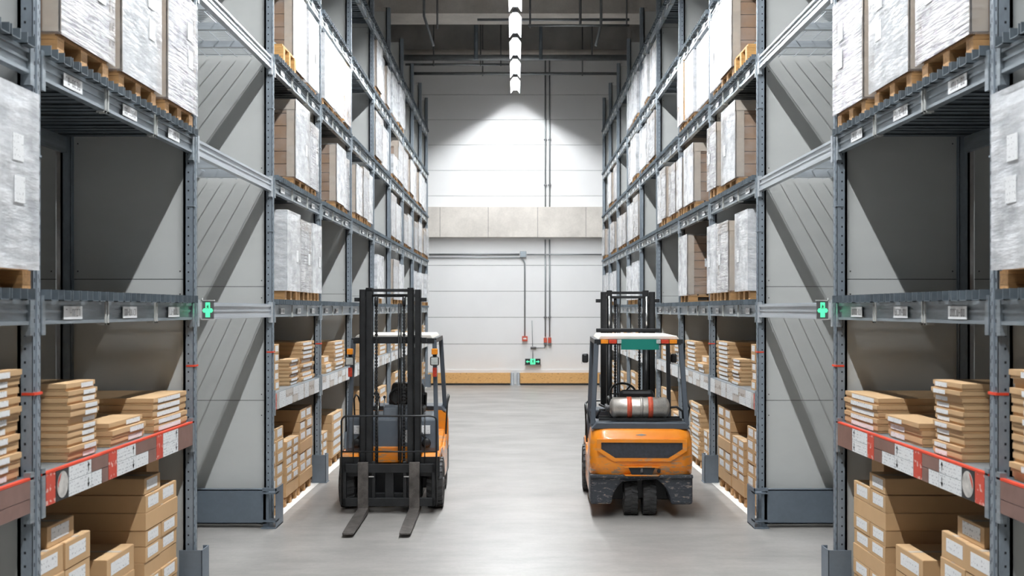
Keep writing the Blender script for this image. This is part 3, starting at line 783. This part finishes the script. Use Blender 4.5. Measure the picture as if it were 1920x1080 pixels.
    for i_ in range(n1 + 1):
        for j_ in range(n2 + 1):
            u, v = i_ / n1, j_ / n2
            h_ = .012 + .16 * math.sin(PI * u) ** .7 * math.sin(PI * v) ** .7 * (.55 + .6 * R()) if 0 < i_ < n1 and 0 < j_ < n2 else .004
            mb.v.append((s * (W + .05 + .7 * u), 12.13 + .6 * v, z + .19 + h_))
    for i_ in range(n1):
        for j_ in range(n2):
            q = i_ * (n2 + 1) + j_; mb.f.append([q, q + 1, q + n2 + 2, q + n2 + 1]); mb.m.append(0); mb.sm.append(False)
    tag(mb.build('crumpled_film', 'film'), f'crumpled dark film heap on the orange pallet in the {SIDE[s]} rack', 'plastic film')

# ------------------------------------------------------------------ small cartons
cnt = {'c': 0, 'f': 0}
def carton(s, d0, d1, y0, y1, z0, z1, label, flat=False, lab=1, group=None):
    j = (R() - .5) * (.03 if flat else .012); k = (R() - .5) * .01
    d0 += j; y0 += k; y1 += k
    mb = MB(); h = z1 - z0
    if flat:
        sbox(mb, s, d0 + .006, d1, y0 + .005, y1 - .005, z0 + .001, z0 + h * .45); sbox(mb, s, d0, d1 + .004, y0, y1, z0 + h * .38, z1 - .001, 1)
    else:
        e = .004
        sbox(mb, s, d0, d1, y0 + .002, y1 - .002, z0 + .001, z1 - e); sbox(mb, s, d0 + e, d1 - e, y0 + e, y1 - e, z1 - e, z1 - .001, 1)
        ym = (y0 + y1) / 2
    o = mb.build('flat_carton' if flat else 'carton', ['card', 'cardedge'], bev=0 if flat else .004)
    tag(o, label, 'box', group)
    if lab and y1 - y0 > .1:
        w = (y1 - y0); a = y0 + w * (.14 if not flat else .12); b_ = y0 + w * (.80 if not flat else .78)
        if lab == 2: a, b_ = y0 + w * .5, y0 + w * .92
        hz = min(h * .62, .085)
        zc = (z0 + z1) / 2 + (0 if flat else h * .04)
        sbox(MB(), s, d0 - .0015, d0 - .0003, a, b_, zc - hz / 2, zc + hz / 2).build('address_label', 'label', o)
    if not flat and y1 - y0 > .1:
        ym = (y0 + y1) / 2
        if z1 < 1.3: sbox(MB(), s, d0 + .002, d1 - .002, ym - .025, ym + .025, z1 - .0012, z1 + .0004).build('packing_tape', 'beige', o)
    cnt['f' if flat else 'c'] += 1
    return o
def stack(s, ylist, d0, d1, z0, rows, desc, flat=False, lab=1, pallet=False):
    """ylist: column boundaries; rows bottom up: height or (height, 'full')"""
    if pallet:
        root = empty('wooden_pallet', (s * (d0 + d1) / 2, (ylist[0] + ylist[-1]) / 2, 0)); tag(root, f'floor pallet under the {desc}', 'pallet')
        pallet_parts(s, d0 + .02, d1, ylist[0] + .01, ylist[-1] - .01, 0.001, root, 'wood', z0 - .001)
    z = z0; n = len(rows)
    for r, row in enumerate(rows):
        h, mode = row if isinstance(row, tuple) else (row, '')
        what = 'flat carton' if flat else 'brown carton'
        if mode == 'full' or len(ylist) == 2:
            carton(s, d0, d1, ylist[0], ylist[-1], z, z + h, f'{what}, {ORD[r]} layer up, {desc}', flat, 0 if mode == 'full' else lab, f'{what}s of the {desc}')
        else:
            for c in range(len(ylist) - 1):
                if mode == 'near' and c: continue
                if mode == 'far' and c == 0: continue
                col = 'near' if c == 0 else 'far'
                carton(s, d0, d1, ylist[c] + .003, ylist[c + 1] - .003, z, z + h, f'{what}, {ORD[r]} layer up, {col} column, {desc}', flat, lab, f'{what}s of the {desc}')
        z += h
    return z
SZ = 1.427
for s in (-1, 1):
    sd = SIDE[s]
    # bay 0 shelf
    stack(s, [5.15, 5.79], W + .03, W + .9, SZ, [.050] * 12, f'cut-off stack, {sd} shelf edge', True)
    # bay 1 shelf
    stack(s, [6.42, 6.86], W + .03, W + .78, SZ, [.046, .042, .044, .042, .042, .042, .044, .042, .042, .042, .046], f'tallest stack, {sd} red-railed shelf', True, 2)
    stack(s, [7.12, 7.76], W + .04, W + .55, SZ, [.055, .055, .05], f'low stack, {sd} red-railed shelf', True, 2)
    stack(s, [7.93, 8.72], W + .03, RD - .12, SZ, [.052] * 5, f'long stack, {sd} red-railed shelf', True)
    # bay 1 floor
    stack(s, [5.99, 6.42, 6.80], W + .05, W + .75, .121, [.165, .165, .165, .165, .165], f'short stack behind near post, {sd} floor', pallet=True)
    carton(s, W + .08, W + .5, 6.24, 6.62, .947, 1.075, f'single small carton lying on top of short stack, {sd} floor behind near post')
    stack(s, [7.22, 7.74], W + .10, W + .9, .121, [.175, .175, .18], f'squat middle stack, {sd} floor before cross aisle', pallet=True)
    # right hand truck side is a mirrored twin of this one
    yy = [7.84, 8.19, 8.58]
    stack(s, yy, W + .06, RD - .1, .121, [.12, .12, (.12, 'full'), .12, .12, (.13, 'full'), .13], f'tall stack, {sd} floor before cross aisle', pallet=True)
    carton(s, W + .06, RD - .1, yy[0], yy[1], .985, 1.105, f'long top carton crowning the tall stack, {sd} floor before cross aisle')
    tag(sbox(MB(), s, W + .20, W + .34, 8.28, 8.56, .986, 1.215).build('upright_carton', 'card', bev=.004), f'plain carton standing upright on the tall stack, {sd} floor', 'box')
    # bay 3 floor
    z = stack(s, [11.80, 12.16, 12.52], W + .06, RD - .3, .121, [(.17, 'full'), .14, .14, .14, .14, .14], f'first floor stack, {sd} rack past cross aisle', pallet=True)
    stack(s, [12.62, 12.98, 13.34], W + .05, RD - .3, .121, [(.16, 'full'), .10, .10, .10, .10, .10], f'second floor stack, {sd} rack past cross aisle', pallet=True)
    stack(s, [13.42, 13.82, 14.24], W + .05, RD - .15, .121, [(.15, 'full'), .13, .13, (.14, 'full'), .13, .13, .15], f'third floor stack, {sd} rack past cross aisle', pallet=True)
    # bay 3 shelf
    stack(s, [11.82, 12.05, 12.28], W + .06, W + .6, SZ, [.105] * 5, f'first shelf stack, {sd} rack past cross aisle')
    stack(s, [12.85, 13.38], W + .05, W + .5, SZ, [.045] * 7, f'second shelf stack, {sd} rack past cross aisle', True)
    stack(s, [13.55, 14.40], W + .06, RD - .12, SZ, [.056] * 9, f'third shelf stack, {sd} rack past cross aisle', True)
    # bay 4 floor
    if s < 0:
        stack(s, [14.72, 15.08, 15.44], W + .06, W + .8, .121, [.12, .12, .12, .12], f'low floor stack, {sd} rack second bay', pallet=True)
        stack(s, [15.95, 16.95], W + .08, RD - .2, .121, [.13, .13, .13, .13, .13], f'tall floor stack, {sd} rack second bay', False, 1, True)
    else:
        stack(s, [14.72, 15.06, 15.40], W + .06, W + .6, .121, [.10, .10, .10, .10, .10], f'low floor stack, {sd} rack second bay', pallet=True)
        stack(s, [15.7, 16.6], W + .06, W + .95, .121, [.068] * 12, f'slatted flat stack, {sd} rack second bay', True, 1, True)
    # bay 4 shelf
    stack(s, [16.05, 17.05], W + .06, RD - .2, SZ, [.062] * 7, f'tall shelf stack, {sd} rack second bay', True)
    stack(s, [15.25, 15.85], W + .05, W + .8, SZ, [.07, .07], f'low shelf stack, {sd} rack second bay', True)
    carton(s, W + .10, W + .6, 15.32, 15.78, SZ + .1402, SZ + .24, f'small carton on low shelf stack, {sd} rack second bay')
    # farther bays
    for b in range(5, 11):
        u = PY[b - 1] + .1; v = PY[b] - .25; bn = ORD[b - 3] + ' bay'
        stack(s, [u + .2, u + .75], W + .06, W + .8, SZ, [.07] * (2 + (b * 3) % 4), f'near shelf stack, {sd} rack {bn}', True)
        stack(s, [u + 1.1, v], W + .06, W + .9, SZ, [.09] * (3 + (b * 5) % 3), f'far shelf stack, {sd} rack {bn}')
        stack(s, [u + .1, u + 1.0], W + .06, W + .9, .121, [.16] * (2 + (b * 3 + (s > 0)) % 3), f'near floor stack, {sd} rack {bn}', pallet=True)
        stack(s, [u + 1.15, v], W + .06, W + .9, .121, [.16] * (4 + b % 2), f'far floor stack, {sd} rack {bn}', pallet=True)
print('cartons', cnt)

# ------------------------------------------------------------------ forklifts
def wheel(root, x, y, r, w, name='front_wheel', side=1):
    mb = MB(); h = w / 2
    prof = [(-h * .80, r * .56), (-h, r * .66), (-h, r * .88), (-h * .82, r * .955), (h * .82, r * .955), (h, r * .88), (h, r * .66), (h * .80, r * .56)]
    mb.lathe(prof, 40, (x, y, r))
    n = 22
    for k in range(n):
        for f in (-1, 1):
            t = 2 * PI * (k + (.5 if f > 0 else 0)) / n
            def P(o, rr, dt): return (x + o, y + rr * math.cos(t + dt), r + rr * math.sin(t + dt))
            o0, o1 = f * h * .06, f * h * 1.0
            a, b_ = .085, .07
            sk = .07
            vs = [P(o0, r * .93, -a), P(o1, r * .86, -a + sk), P(o1, r * .86, a + sk), P(o0, r * .93, a),
                  P(o0, r, -b_), P(o1 * .93, r * .985, -b_ + sk), P(o1 * .93, r * .985, b_ + sk), P(o0, r, b_)]
            mb.quadbox(vs)
    t = mb.build(name, 'rubber', root, fix=True)
    mb = MB(); f = side
    mb.lathe([(-h * .75, .001), (-h * .75, r * .42), (-h * .82, r * .57), (h * .82, r * .57), (h * .75, r * .42), (h * .75, .001)], 24, (x, y, r))
    mb.lathe([(f * h * .75, .001), (f * h * 1.05, .001), (f * h * 1.05, r * .18), (f * h * .7, r * .2)], 16, (x, y, r))
    mb.build('rim', 'rim', t, fix=True)
    return t
def rounded(pts, c, r):  # helper arcs
    return [(c[0] + r * math.cos(math.radians(a)), c[1] + r * math.sin(math.radians(a))) for a in pts]
def gas_tank(root, tz, ty, r):
    tk = MB().lathe([(-.345, .001), (-.34, .05), (-.325, .09), (-.295, r), (.295, r), (.325, .09), (.34, .05), (.345, .001)], 36, (0, ty, tz)).build('gas_tank', 'tank', root)
    for x in (-.12, .12): MB().lathe([(-.027, r + .003), (-.027, r + .006), (.027, r + .006), (.027, r + .003)], 36, (x, ty, tz)).build('tank_strap', 'strapred', tk)
    MB().lathe([(-.015, r), (-.015, r + .004), (.015, r + .004), (.015, r)], 36, (0.02, ty, tz)).build('tank_weld', 'tank', tk)
    MB().tube([(-.34, ty, tz), (-.39, ty, tz)], .03, 10).tube([(-.38, ty, tz + .04), (-.38, ty, tz - .05)], .018, 8).build('tank_valve', 'rim', tk)
    MB().tube([(.34, ty, tz), (.42, ty - .02, tz + .01), (.49, ty, tz - .04), (.50, ty, 1.10)], .014, 8).build('gas_hose', 'hose', tk)
    MB().tube([(-.39, ty, tz - .03), (-.45, ty - .02, tz - .02), (-.49, ty, 1.10)], .014, 8).tube([(-.38, ty, tz), (-.46, ty + .05, tz + .03)], .012, 8).build('gas_hose', 'hose', tk)
    mb = MB()
    for dy in (-.11, .11): mb.bar((-.47, ty + dy, 1.10), (.47, ty + dy, 1.10), .03, .03)
    for x in (-.25, .25): mb.bar((x, ty - .12, 1.105), (x, ty + .12, 1.105), .04, .02)
    mb.build('tank_cradle', 'black', root)
def forklift(kind):
    root = empty('forklift', (0, 0, 0))
    twin = kind == 'rear'
    # chassis
    B(-.36, .36, -1.45, .10, .14, .50).build('chassis', 'black', root, bev=.01)
    # orange side frames with wheel arches
    for s in (-1, 1):
        arc = [(.38 * math.cos(math.radians(a)), .30 + .38 * math.sin(math.radians(a))) for a in range(165, 24, -14)]
        prof = [(-1.45, .22), (-.40, .22)] + [(y, z) for y, z in arc] + [(.34, .62), (.28, .68), (-.45, .66), (-.55, .60), (-1.0, .60), (-1.45, .82)]
        MB().prism(prof, s * .36, s * .575, 'x').build('side_frame', 'orange', root, bev=.015, fix=True)
        B(s * .37, s * .56, -.98, -.50, .30, .36).build('step', 'black', root)
        B(s * .355, s * .578, .343, .352, .42, .645).build('mud_flap', 'black', root)
        wheel(root, s * (.51 if True else .5), 0, .30, .19, 'front_wheel', s)
        MB().box(s * .30, s * .44, -.06, .06, .24, .36).build('axle_hub', 'black', root)
    # seat hood
    MB().prism([(-.62, .60), (-.58, .98), (-1.42, 1.02), (-1.42, .60)], -.44, .44, 'x').build('engine_hood', 'slate', root, bev=.03, fix=True)
    B(-.5, .5, -.60, .0, .46, .50).build('floor_plate', 'black', root)
    # front cowl
    MB().prism([(.10, .50), (.12, .72), (.05, 1.05), (-.02, 1.09), (-.12, 1.05), (-.05, .50)], -.52, .52, 'x').build('front_cowl', 'slate', root, bev=.02, fix=True)
    MB().prism([(-.02, 1.06), (-.06, 1.18), (-.20, 1.20), (-.22, 1.0), (-.1, 1.0)], -.22, .12, 'x').build('dash_panel', 'slate', root, bev=.015, fix=True)
    B(-.30, .30, .10, .16, .55, .735).build('front_crossmember', 'orange', root, bev=.008)
    for x in (-.40, .40):
        B(x - .05, x + .05, .085, .097, .88, .98).build('warning_sticker', 'label', root)
        MB().lathe([(0, .001), (0, .05), (.06, .055), (.07, .04), (.07, .001)], 14, (x * 1.02, .09, .78), 'y').tube([(x * 1.02, .12, .82), (x * .9, .16, .88), (x * .8, .10, .92)], .014, 8).build('hydraulic_fitting', 'black', root)
    B(-.19, -.14, .118, .124, .78, .93).build('data_sticker', 'label', root)
    # steering
    sx = -.10
    MB().tube([(sx, -.10, 1.08), (sx, -.28, 1.24)], .025, 10).build('steering_column', 'black', root)
    ctr = Vector((sx, -.31, 1.28)); ax = Vector((0, -.18, .16)).normalized(); u = Vector((1, 0, 0)); v = ax.cross(u)
    ring = [tuple(ctr + (u * math.cos(2 * PI * k / 28) + v * math.sin(2 * PI * k / 28)) * .165) for k in range(29)]
    mb = MB().tube(ring, .015, 8, caps=False)
    for k in (4, 14, 24): mb.tube([tuple(ctr - ax * .02), tuple(ctr + (u * math.cos(2 * PI * k / 28) + v * math.sin(2 * PI * k / 28)) * .16)], .011, 6)
    mb.lathe([(-.02, .001), (-.02, .035), (.015, .03), (.015, .001)], 12, tuple(ctr), 'z')
    mb.build('steering_wheel', 'seat', root)
    for x in (.12, .19, .26):
        lv = MB().tube([(x, -.12, 1.04), (x, -.20, 1.28)], .007, 6).build('control_lever', 'chrome', root)
        MB().lathe([(-.018, .002), (-.01, .016), (.01, .018), (.02, .002)], 10, (x, -.20, 1.29), 'z').build('lever_knob', 'seat', lv)
    # seat
    so = 0 if twin else -.07
    st = MB().box(so - .25, so + .25, -1.15, -.68, 1.02, 1.13).build('seat', 'seat', root, bev=.04)
    prof = []
    MB().quadbox([(so - .25, -1.12, 1.10), (so + .25, -1.12, 1.10), (so + .25, -1.25, 1.10), (so - .25, -1.25, 1.10), (so - .20, -1.20, 1.40), (so + .20, -1.20, 1.40), (so + .20, -1.30, 1.40), (so - .20, -1.30, 1.40)]).build('seat_back', 'seat', root, bev=.045)
    for s in (-1, 1): MB().tube([(s * .30, -1.15, 1.05), (s * .31, -1.15, 1.26), (s * .31, -.85, 1.28)], .02, 8).build('seat_bolster', 'seat', root)
    # counterweight
    cw = []
    zs = [(.50, .575, -1.93), (.62, .58, -1.955), (.86, .575, -1.95), (.97, .555, -1.91), (1.02, .50, -1.84)]
    def plan(hw, yb, yf=-1.36, rr=.15, n=6):
        p = [(-hw, yf)]
        p += [(-hw + rr - rr * math.cos(k * PI / 2 / n), yb + rr - rr * math.sin(k * PI / 2 / n)) for k in range(n + 1)]
        p += [(hw - rr + rr * math.sin(k * PI / 2 / n), yb + rr - rr * math.cos(k * PI / 2 / n)) for k in range(n + 1)]
        p += [(hw, yf)]
        return p
    mb = MB(); rings = []
    for z, hw, yb in zs:
        b = len(mb.v); P = plan(hw, yb); mb.v += [(x, y, z) for x, y in P]; rings.append((b, len(P)))
    for (a, n), (b, _) in zip(rings, rings[1:]):
        for k in range(n):
            mb.f.append([a + k, a + (k + 1) % n, b + (k + 1) % n, b + k]); mb.m.append(0); mb.sm.append(k != n - 1)
    mb.f.append([rings[0][0] + k for k in range(rings[0][1])]); mb.m.append(0); mb.sm.append(False)
    mb.f.append([rings[-1][0] + k for k in range(rings[-1][1])]); mb.m.append(0); mb.sm.append(False)
    cwt = mb.build('counterweight', 'orange', root, fix=True)
    yb = -1.955
    hexa = [(-.46, .865), (.46, .865), (.46, .79), (.30, .69), (-.30, .69), (-.46, .79)]
    big = [(-.50, .900), (.50, .900), (.50, .775), (.315, .655), (-.315, .655), (-.50, .775)]
    mb = MB(); n = 6
    v0 = [(x, yb + .02, z) for x, z in big] + [(x, yb - .022, z) for x, z in big] + [(x * .985, yb - .022, .005 + z * .993) for x, z in hexa] + [(x * .97, yb + .02, z) for x, z in hexa]
    mb.v = v0
    for r_ in range(3):
        for k in range(n):
            mb.f.append([r_ * n + k, r_ * n + (k + 1) % n, (r_ + 1) * n + (k + 1) % n, (r_ + 1) * n + k]); mb.m.append(0); mb.sm.append(False)
    mb.build('grille_surround', 'orange', cwt, fix=True)
    MB().prism(hexa, yb - .004, yb + .02).build('grille', 'grille', cwt, fix=True)
    mb = MB().prism([(-.15, .585), (.15, .585), (.11, .50), (-.11, .50)], yb - .004, yb + .02); mb.build('tow_pocket', 'hole', cwt, fix=True)
    mb = MB()
    mb.prism([(-.21, .60), (.21, .60), (.19, .585), (-.19, .585)], yb - .02, yb + .02); mb.prism([(-.2, .505), (.2, .505), (.18, .49), (-.18, .49)], yb - .012, yb + .03)
    mb.build('tow_pocket_lip', 'orange', cwt, fix=True)
    MB().tube([(0, yb - .01, .53), (0, yb + .01, .585)], .016, 8).build('tow_pin', 'rim', cwt)
    MB().lathe([(-.012, .001), (-.012, .018), (.01, .02)], 12, (.19, yb, .545), 'y').build('plug', 'hole', cwt)
    MB().prism([(-.07, .945), (0, .957), (.06, .945), (0, .934)], -1.925, -1.90).build('maker_badge', 'chrome', cwt, fix=True)
    # black skirt with wheel arch
    arch = [(-.33 * math.cos(math.radians(a)), .16 + .33 * math.sin(math.radians(a))) for a in range(0, 181, 15)]
    prof = [(-.575, .16), (-.575, .50), (.575, .50), (.575, .16)] + [(x, z) for x, z in arch[::-1]]
    sk = MB().prism(prof, -1.90, -1.40).build('rear_skirt', 'skirt', root, bev=.03, fix=True)
    B(-.575, .575, -1.935, -1.90, .46, .50).build('skirt_ledge', 'skirt', root, bev=.01)
    if twin:
        for x in (-.105, .105): wheel(root, x, -1.62, .215, .155, 'rear_wheel', 1 if x > 0 else -1)
        B(-.035, .035, -1.68, -1.50, .2, .5).build('steer_column', 'black', root)
    else:
        for x in (-.49, .49): wheel(root, x, -1.38, .235, .16, 'rear_wheel', 1 if x > 0 else -1)
    # rear deck and gas tank
    MB().prism([(-.56, 1.00), (.56, 1.00), (.50, 1.075), (-.50, 1.075)], -1.86, -1.40).build('rear_deck', 'slate', root, bev=.01, fix=True)
    tz = 1.225; ty = -1.64; r = .118
    if twin: gas_tank(root, tz, ty, r)
    # guard pillars and roof
    for s in (-1, 1):
        fp = MB().bar((s * .525, .02, .66), (s * .485, -.16, 1.98), .05, .07, 0, (0, 1, 0)).build('front_pillar', 'slate', root, bev=.006)
        MB().bar((s * .535, -1.66, 1.02), (s * .485, -1.50, 1.98), .055, .07, 0, (0, 1, 0)).build('rear_pillar', 'slate', root, bev=.008)
        if not twin:
            lamp = MB().box(s * .50 - .052, s * .50 + .052, .03, .09, 1.685, 1.79).build('headlight', 'black', root, bev=.015)
            B(s * .50 - .042, s * .50 + .042, .088, .098, 1.695, 1.78).build('lens', 'lens', lamp, bev=.01)
            MB().tube([(s * .50, .04, 1.79), (s * .50, .04, 1.82)], .022, 8).build('lamp_bracket', 'black', lamp)
            B(s * .50 - .036, s * .50 + .036, .03, .075, 1.815, 1.885).build('turn_signal', 'amber' if s > 0 else 'amber', root, bev=.008)
            B(s * .50 - .024, s * .50 + .024, .02, .05, 1.55, 1.66).build('side_marker', 'redlens', root, bev=.006)
        else:
            MB().box(s * .57 - .04, s * .57 + .04, -.12, -.07, 1.66, 1.78).build('mirror', 'black', root, bev=.02)
            MB().tube([(s * .57 - .045, -.125, 1.65), (s * .57 + .045, -.125, 1.65), (s * .57 + .045, -.125, 1.79), (s * .57 - .045, -.125, 1.79), (s * .57 - .045, -.125, 1.65)], .004, 6).build('mirror_rim', 'whitebox' if s < 0 else 'black', root)
        MB().tube([(s * .56, -1.50, 1.03), (s * .60, -1.42, 1.20), (s * .60, -1.2, 1.24), (s * .60, -1.02, 1.20), (s * .58, -1.0, .75)], .011, 8).build('grab_rail', 'black', root)
    mb = MB()
    mb.prism([(-.47, 2.0), (-.44, 2.045), (.44, 2.045), (.47, 2.0)], -1.54, -.12)
    mb.build('roof_sheet', 'roof', root, bev=.01, fix=True)
    mb = MB()
    for s in (-1, 1): mb.bar((s * .485, -.14, 1.975), (s * .485, -1.54, 1.975), .05, .055)
    for y in (-.14, -1.52): mb.bar((-.485, y, 1.970), (.485, y, 1.970), .05, .06)
    for k in range(5): mb.bar((-.3 + .15 * k, -.14, 1.98), (-.3 + .15 * k, -1.54, 1.98), .02, .03)
    mb.build('roof_frame', 'black', root)
    if twin:
        for s in (-1, 1):
            for x, w, m in ((.395, .085, 'amber'), (.30, .09, 'redlens'), (.225, .05, 'lens')):
                B(s * x - w / 2, s * x + w / 2, -1.575, -1.54, 1.955, 2.0).build('tail_lamp', m, root, bev=.004)
        B(-.205, .23, -1.565, -1.555, 1.885, 2.005).build('teal_plate', 'teal', root)
    # mast
    for s in (-1, 1):
        mb = MB()
        mb.box(s * .285, s * .355, .17, .185, .08, 2.58); mb.box(s * .285, s * .355, .30, .315, .08, 2.58); mb.box(s * .34, s * .355, .17, .315, .08, 2.58)
        mb.build('outer_channel', 'black', root)
        mb = MB(); mb.box(s * .205, s * .275, .22, .235, .14, 2.60); mb.box(s * .205, s * .275, .35, .365, .14, 2.60); mb.box(s * .262, s * .275, .22, .365, .14, 2.60)
        mb.build('inner_channel', 'black', root)
        MB().tube([(s * .245, .19, .3), (s * .245, .19, 1.9)], .03, 12).build('lift_cylinder', 'black', root)
        MB().tube([(s * .245, .19, 1.9), (s * .245, .19, 2.52)], .018, 12).build('lift_rod', 'chrome', root)
        mb = MB().tube([(s * .16, .30, .55), (s * .16, .30, 2.44)], .011, 6)
        for k in range(48): mb.box(s * .16 - .016, s * .16 + .016, .285, .315, .56 + k * .039, .56 + k * .039 + .024)
        mb.build('lift_chain', 'black', root)
        MB().lathe([(-.018, .002), (-.018, .06), (.018, .06), (.018, .002)], 18, (s * .16, .29, 2.44)).build('chain_wheel', 'black', root)
        B(s * .355, s * .42, .22, .27, 2.44, 2.485).build('top_bracket', 'black', root)
        B(s * .355, s * .42, .22, .27, 1.97, 2.02).build('mast_bracket', 'black', root)
        MB().tube([(s * .30, .18, .80), (s * .30, -.10, .55)], .028, 10).build('tilt_cylinder', 'black', root)
    for x in (-.10, -.125): MB().tube([(x, .31, .6), (x, .31, 2.42)], .009, 6).build('mast_hose', 'hose', root)
    for z, y, h, w, nm in ((2.57, .335, .035, .28, 'top_crossbar'), (2.51, .25, .035, .34, 'outer_crossbar'), (1.99, .19, .08, .36, 'middle_crossbar'), (.50, .22, .06, .36, 'lower_crossbar'), (.16, .28, .12, .34, 'bottom_crossbar')):
        B(-w, w, y - .03, y + .03, z - h / 2, z + h / 2).build(nm, 'black', root, bev=.004)
    if twin: B(-.42, .42, .12, .17, 2.05, 2.10).build('rear_mast_plate', 'black', root, bev=.008)
    # carriage
    mb = MB()
    mb.box(-.525, .525, .40, .44, .475, .575); mb.box(-.525, .525, .40, .44, .09, .185)
    for s in (-1, 1): mb.box(s * .49, s * .525, .38, .44, .09, .575); mb.box(s * .16, s * .20, .36, .42, .09, .60)
    mb.box(-.05, .05, .37, .40, .12, .56)
    cr = mb.build('carriage', 'black', root, bev=.004)
    B(-.25, -.17, .44, .446, .425, .437).build('steel_pin', 'chrome', cr); B(.17, .25, .44, .446, .425, .437).build('steel_pin', 'chrome', cr)
    mb = MB(); hw = .545; zt = 1.125
    pts = [(-hw, .43, .10), (-hw, .43, zt - .06)] + [(-hw + .06 - .06 * math.cos(a), .43, zt - .06 + .06 * math.sin(a)) for a in (.5, 1.0, PI / 2)]
    pts += [(hw - .06 + .06 * math.sin(a), .43, zt - .06 + .06 * math.cos(a)) for a in (0, .5, 1.0, PI / 2)] + [(hw, .43, .10)]
    mb.tube(pts, .011, 8); mb.tube([(-hw, .43, .715), (hw, .43, .715)], .009, 8)
    for x in (-.41, -.13, .13, .41): mb.tube([(x, .43, .58), (x, .43, zt)], .007, 6)
    mb.build('load_backrest', 'black', root)
    for s in (-1, 1):
        x = s * .293
        prof = [(.445, .60), (.485, .60), (.487, .075), (1.25, .062), (1.66, .046), (1.66, .034), (1.2, .022), (.50, .022), (.46, .035), (.445, .07)]
        mb = MB().prism(prof[:], x - .06, x + .06, 'x')
        fk = mb.build('fork', 'fork', root, bev=.004, fix=True)
        MB().prism([(x - .06, 1.655), (x + .06, 1.655), (x + .055, 1.70), (x + .03, 1.725), (x - .03, 1.725), (x - .055, 1.70)], .034, .046, 'z').build('fork_tip', 'fork', fk, fix=True)
    return root
fl = forklift('front'); fl.location = (-1.455, 12.68, 0); fl.rotation_euler = (0, 0, PI + math.radians(.8))
tag(fl, 'orange and black forklift facing us with its forks on the floor', 'forklift')
fr = forklift('rear'); fr.location = (1.478, 13.86, 0); fr.rotation_euler = (0, 0, math.radians(-1.9))
tag(fr, 'orange forklift seen from behind carrying a silver gas tank', 'forklift')

# ------------------------------------------------------------------ world, camera
w = bpy.data.worlds.new('World'); SC.world = w; w.use_nodes = True
w.node_tree.nodes['Background'].inputs[0].default_value = (.8, .88, 1, 1); w.node_tree.nodes['Background'].inputs[1].default_value = .3
cam = bpy.data.cameras.new('camera'); co = bpy.data.objects.new('camera', cam); C.objects.link(co)
co.location = (0, 0, EYE); co.rotation_euler = (PI / 2, 0, 0)
cam.sensor_width = 36; cam.lens = 2000 / 1920 * 36
cam.shift_x = -6 / 1920; cam.shift_y = 40 / 1920
cam.dof.use_dof = True; cam.dof.focus_distance = 13.0; cam.dof.aperture_fstop = 2.8
cam.clip_start = .05; cam.clip_end = 100
SC.camera = co
SC.view_settings.view_transform = 'Standard'; SC.view_settings.look = 'None'; SC.view_settings.gamma = 1; SC.view_settings.use_curve_mapping = False
SC.view_settings.exposure = 1.02
print('LAMPS', k)
SC.cycles.max_bounces = 7; SC.cycles.diffuse_bounces = 4; SC.cycles.glossy_bounces = 3; SC.cycles.transparent_max_bounces = 8
SC.cycles.caustics_reflective = False; SC.cycles.caustics_refractive = False
SC.cycles.use_denoising = True; SC.cycles.sample_clamp_indirect = 6
